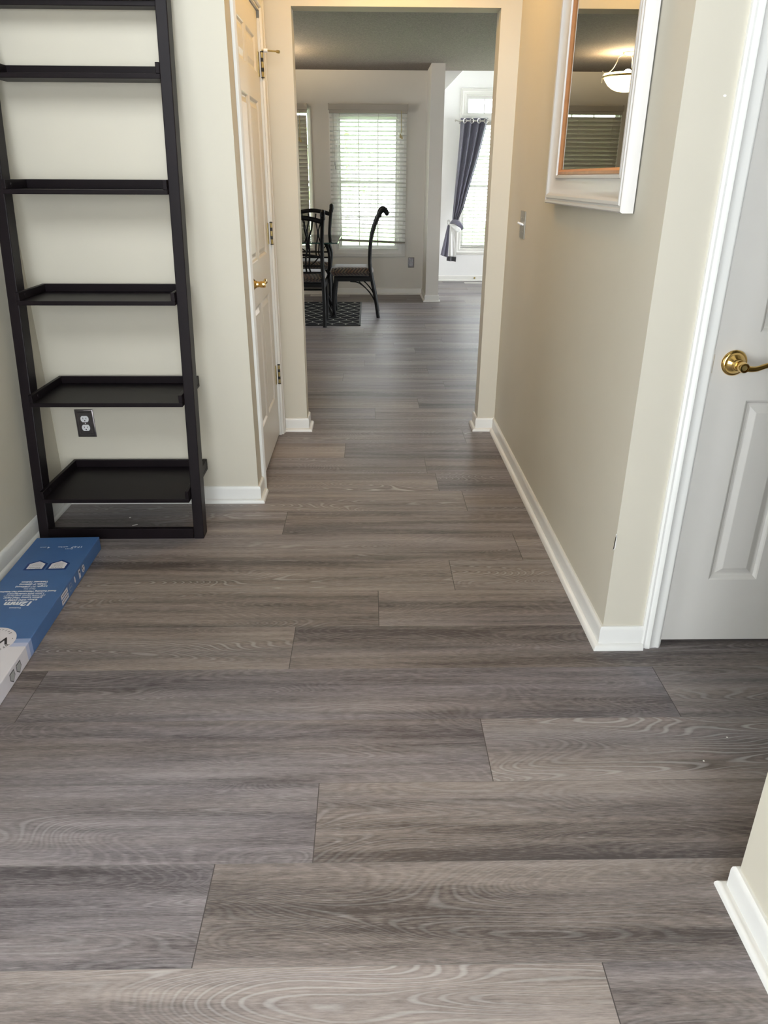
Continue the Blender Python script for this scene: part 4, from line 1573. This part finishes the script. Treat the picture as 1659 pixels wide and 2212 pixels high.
# tails
def tail(name, tl, tr, bl, br, mat, ny=.0, waves=2.5, amp=.012):
    nu, nv = 24, 16
    vs, fs = [], []
    for j in range(nv + 1):
        t = j / nv
        for i in range(nu + 1):
            u = i / nu
            a = Vector((tl[0], tl[1])).lerp(Vector((bl[0], bl[1])), t)
            b = Vector((tr[0], tr[1])).lerp(Vector((br[0], br[1])), t)
            q = a.lerp(b, u)
            vs.append((q.x - 1.2, ny + amp * (.3 + t) * cos(2 * pi * waves * u), q.y))
    for j in range(nv):
        for i in range(nu):
            k = j * (nu + 1) + i
            fs.append((k, k + nu + 1, k + nu + 2, k + 1))
    o = MB().add(vs, fs).build(name, mat, CT, smooth=True)
    s = o.modifiers.new('solid', 'SOLIDIFY')
    s.thickness = .002
    return o
tail('curtain_tail', (1.080, .75), (1.112, .75), (.998, .358), (1.098, .325), M['curtain'], 0.0, 1.5, .014)
tail('lining_tail', (1.112, .74), (1.165, .72), (1.112, .345), (1.215, .335), M['lining'], -.012, 1.5, .012)
tail('hem_band', (1.085, .345), (1.218, .333), (1.085, .282), (1.212, .272), M['curtain_dark'], -.008, 1.5, .014)
m = MB()
m.tube([(-.112, .10, .80), (-.112, .02, .80), (-.108, -.02, .80)], .006, 8)
rr = [(-.108 + .018 * cos(2 * pi * k / 16), -.015, .785 + .030 * sin(2 * pi * k / 16)) for k in range(17)]
m.tube(rr, .005, 8)
m.build('tieback_hook', M['steel'], CT, smooth=True)
RD = thing('curtain_rod', 'slim silver curtain rod above the tied grey curtain', 'curtain rod', (1.8, 10.868, 2.018))
m = MB()
m.tube([(-.63, 0, 0), (.85, 0, 0)], .0085, 12)
m.build('rod', M['steel'], RD, smooth=True)
m = MB()
m.tube(bez([(-.63, 0, 0), (-.650, 0, .004), (-.665, 0, .012), (-.672, 0, .004), (-.662, 0, -.008)], 5), .007, 8)
m.sphere((-.635, 0, 0), .012, 12)
m.build('finial', M['steel'], RD, smooth=True)
m = MB()
m.box(-.606, -.594, -.004, .109, -.016, -.008)
m.box(-.608, -.592, .109, .1135, -.030, .020)
m.build('bracket', M['steel'], RD)

# ------------------------------------------------------------------ pendant lamp over the table
PX, PY = -1.085, 8.20
PL_ = thing('pendant_lamp', 'glowing bowl pendant lamp with curved metal arms, seen in the mirror', 'lamp', (PX, PY, 0))
m = MB()
prof = [(.225, 2.262), (.220, 2.235), (.205, 2.205), (.175, 2.165), (.135, 2.135), (.085, 2.115), (.03, 2.107), (0.0, 2.106)]
m.lathe(prof[::-1] + [(.218, 2.262)], seg=40)
del m.f[-1]
del m.mi[-1]
m.build('glass_bowl', M['lamp_bowl'], PL_, smooth=True)
m = MB()
m.lathe([(.226, 2.228), (.2285, 2.232), (.2285, 2.240), (.226, 2.244)], seg=40)
del m.f[-2:]
del m.mi[-2:]
m.build('ring', M['brass_dull'], PL_, smooth=True)
m = MB()
m.lathe([(0, 2.438), (.065, 2.438), (.065, 2.432), (.055, 2.420), (.02, 2.412), (0, 2.410)], seg=24)
m.build('canopy', M['steel'], PL_, smooth=True)
for k in range(3):
    a = 2 * pi * k / 3 + 0.05
    m = MB()
    pts = bez([(.055 * cos(a), .055 * sin(a), 2.425), (.10 * cos(a), .10 * sin(a), 2.400), (.115 * cos(a), .115 * sin(a), 2.36), (.15 * cos(a), .15 * sin(a), 2.30), (.20 * cos(a), .20 * sin(a), 2.262), (.243 * cos(a), .243 * sin(a), 2.255)], 5)
    m.tube(pts, .0042, 8)
    m.tube([(.240 * cos(a), .240 * sin(a), 2.285), (.240 * cos(a), .240 * sin(a), 2.185)], .0035, 8)
    m.build('arm', M['steel'], PL_, smooth=True)
lp = bpy.data.lights.new('pendant_bulb', 'POINT')
lp.energy = PENDANT
lp.color = (1.0, .80, .52)
lp.shadow_soft_size = .04
lo = bpy.data.objects.new('pendant_bulb', lp)
COL.objects.link(lo)
lo.location = (PX, PY, 2.262)

# ------------------------------------------------------------------ hall ceiling lamp (above the frame)
HL = thing('ceiling_lamp', 'round flush warm ceiling lamp in the hall above the opening', 'lamp', (0.11, 3.62, 0))
m = MB()
m.lathe([(0, 2.4395), (.135, 2.4395), (.140, 2.430), (.135, 2.412), (.13, 2.410), (0, 2.410)], seg=32)
m.build('base', M['brass'], HL, smooth=True)
m = MB()
m.lathe([(0, 2.325), (.05, 2.329), (.09, 2.345), (.115, 2.37), (.125, 2.409), (0, 2.409)], seg=32)
m.build('lamp_shade', M['lamp_hall'], HL, smooth=True)

# ------------------------------------------------------------------ outside
lw = MB()
lw.box(-14, 16, 11.16, 30, -.4, -.3)
lw.box(-14, 16, 9.78, 11.16, -.4, -.3)
lwo = struct(lw.build('ground_lawn', M['lawn']), 'green lawn outside the windows', 'lawn')
lwo['kind'] = 'stuff'


def tree(x, y, h, r, label):
    t = thing('garden_tree', label, 'tree', (x, y, -.3), group='trees outside the dining windows')
    tr = MB()
    tr.tube([(0, 0, 0), (.03, 0, h * .4), (0, .03, h * .75)], [.09, .07, .04], 10)
    tr.build('trunk', M['bark'], t, smooth=True)
    lf = MB()
    for i in range(800):
        a, b = random.uniform(0, 2 * pi), math.acos(random.uniform(-1, 1))
        rr = r * random.uniform(.35, 1.0)
        c = Vector((rr * sin(b) * cos(a), rr * sin(b) * sin(a), h * .66 + rr * cos(b) * .85))
        d1_ = Vector((random.uniform(-1, 1), random.uniform(-1, 1), random.uniform(-1, 1))).normalized()
        d2_ = d1_.orthogonal().normalized()
        s_ = random.uniform(.05, .10)
        lf.add([c - d1_ * s_, c + d2_ * s_ * .5, c + d1_ * s_, c - d2_ * s_ * .5], [(0, 1, 2, 3)])
    f = lf.build('foliage', M['leaf'], t)
    return t


tree(-0.9, 14.6, 2.6, 1.1, 'green tree blurred behind the dining window blinds')
tree(-3.9, 14.9, 3.0, 1.2, 'green tree outside left of the dining windows')
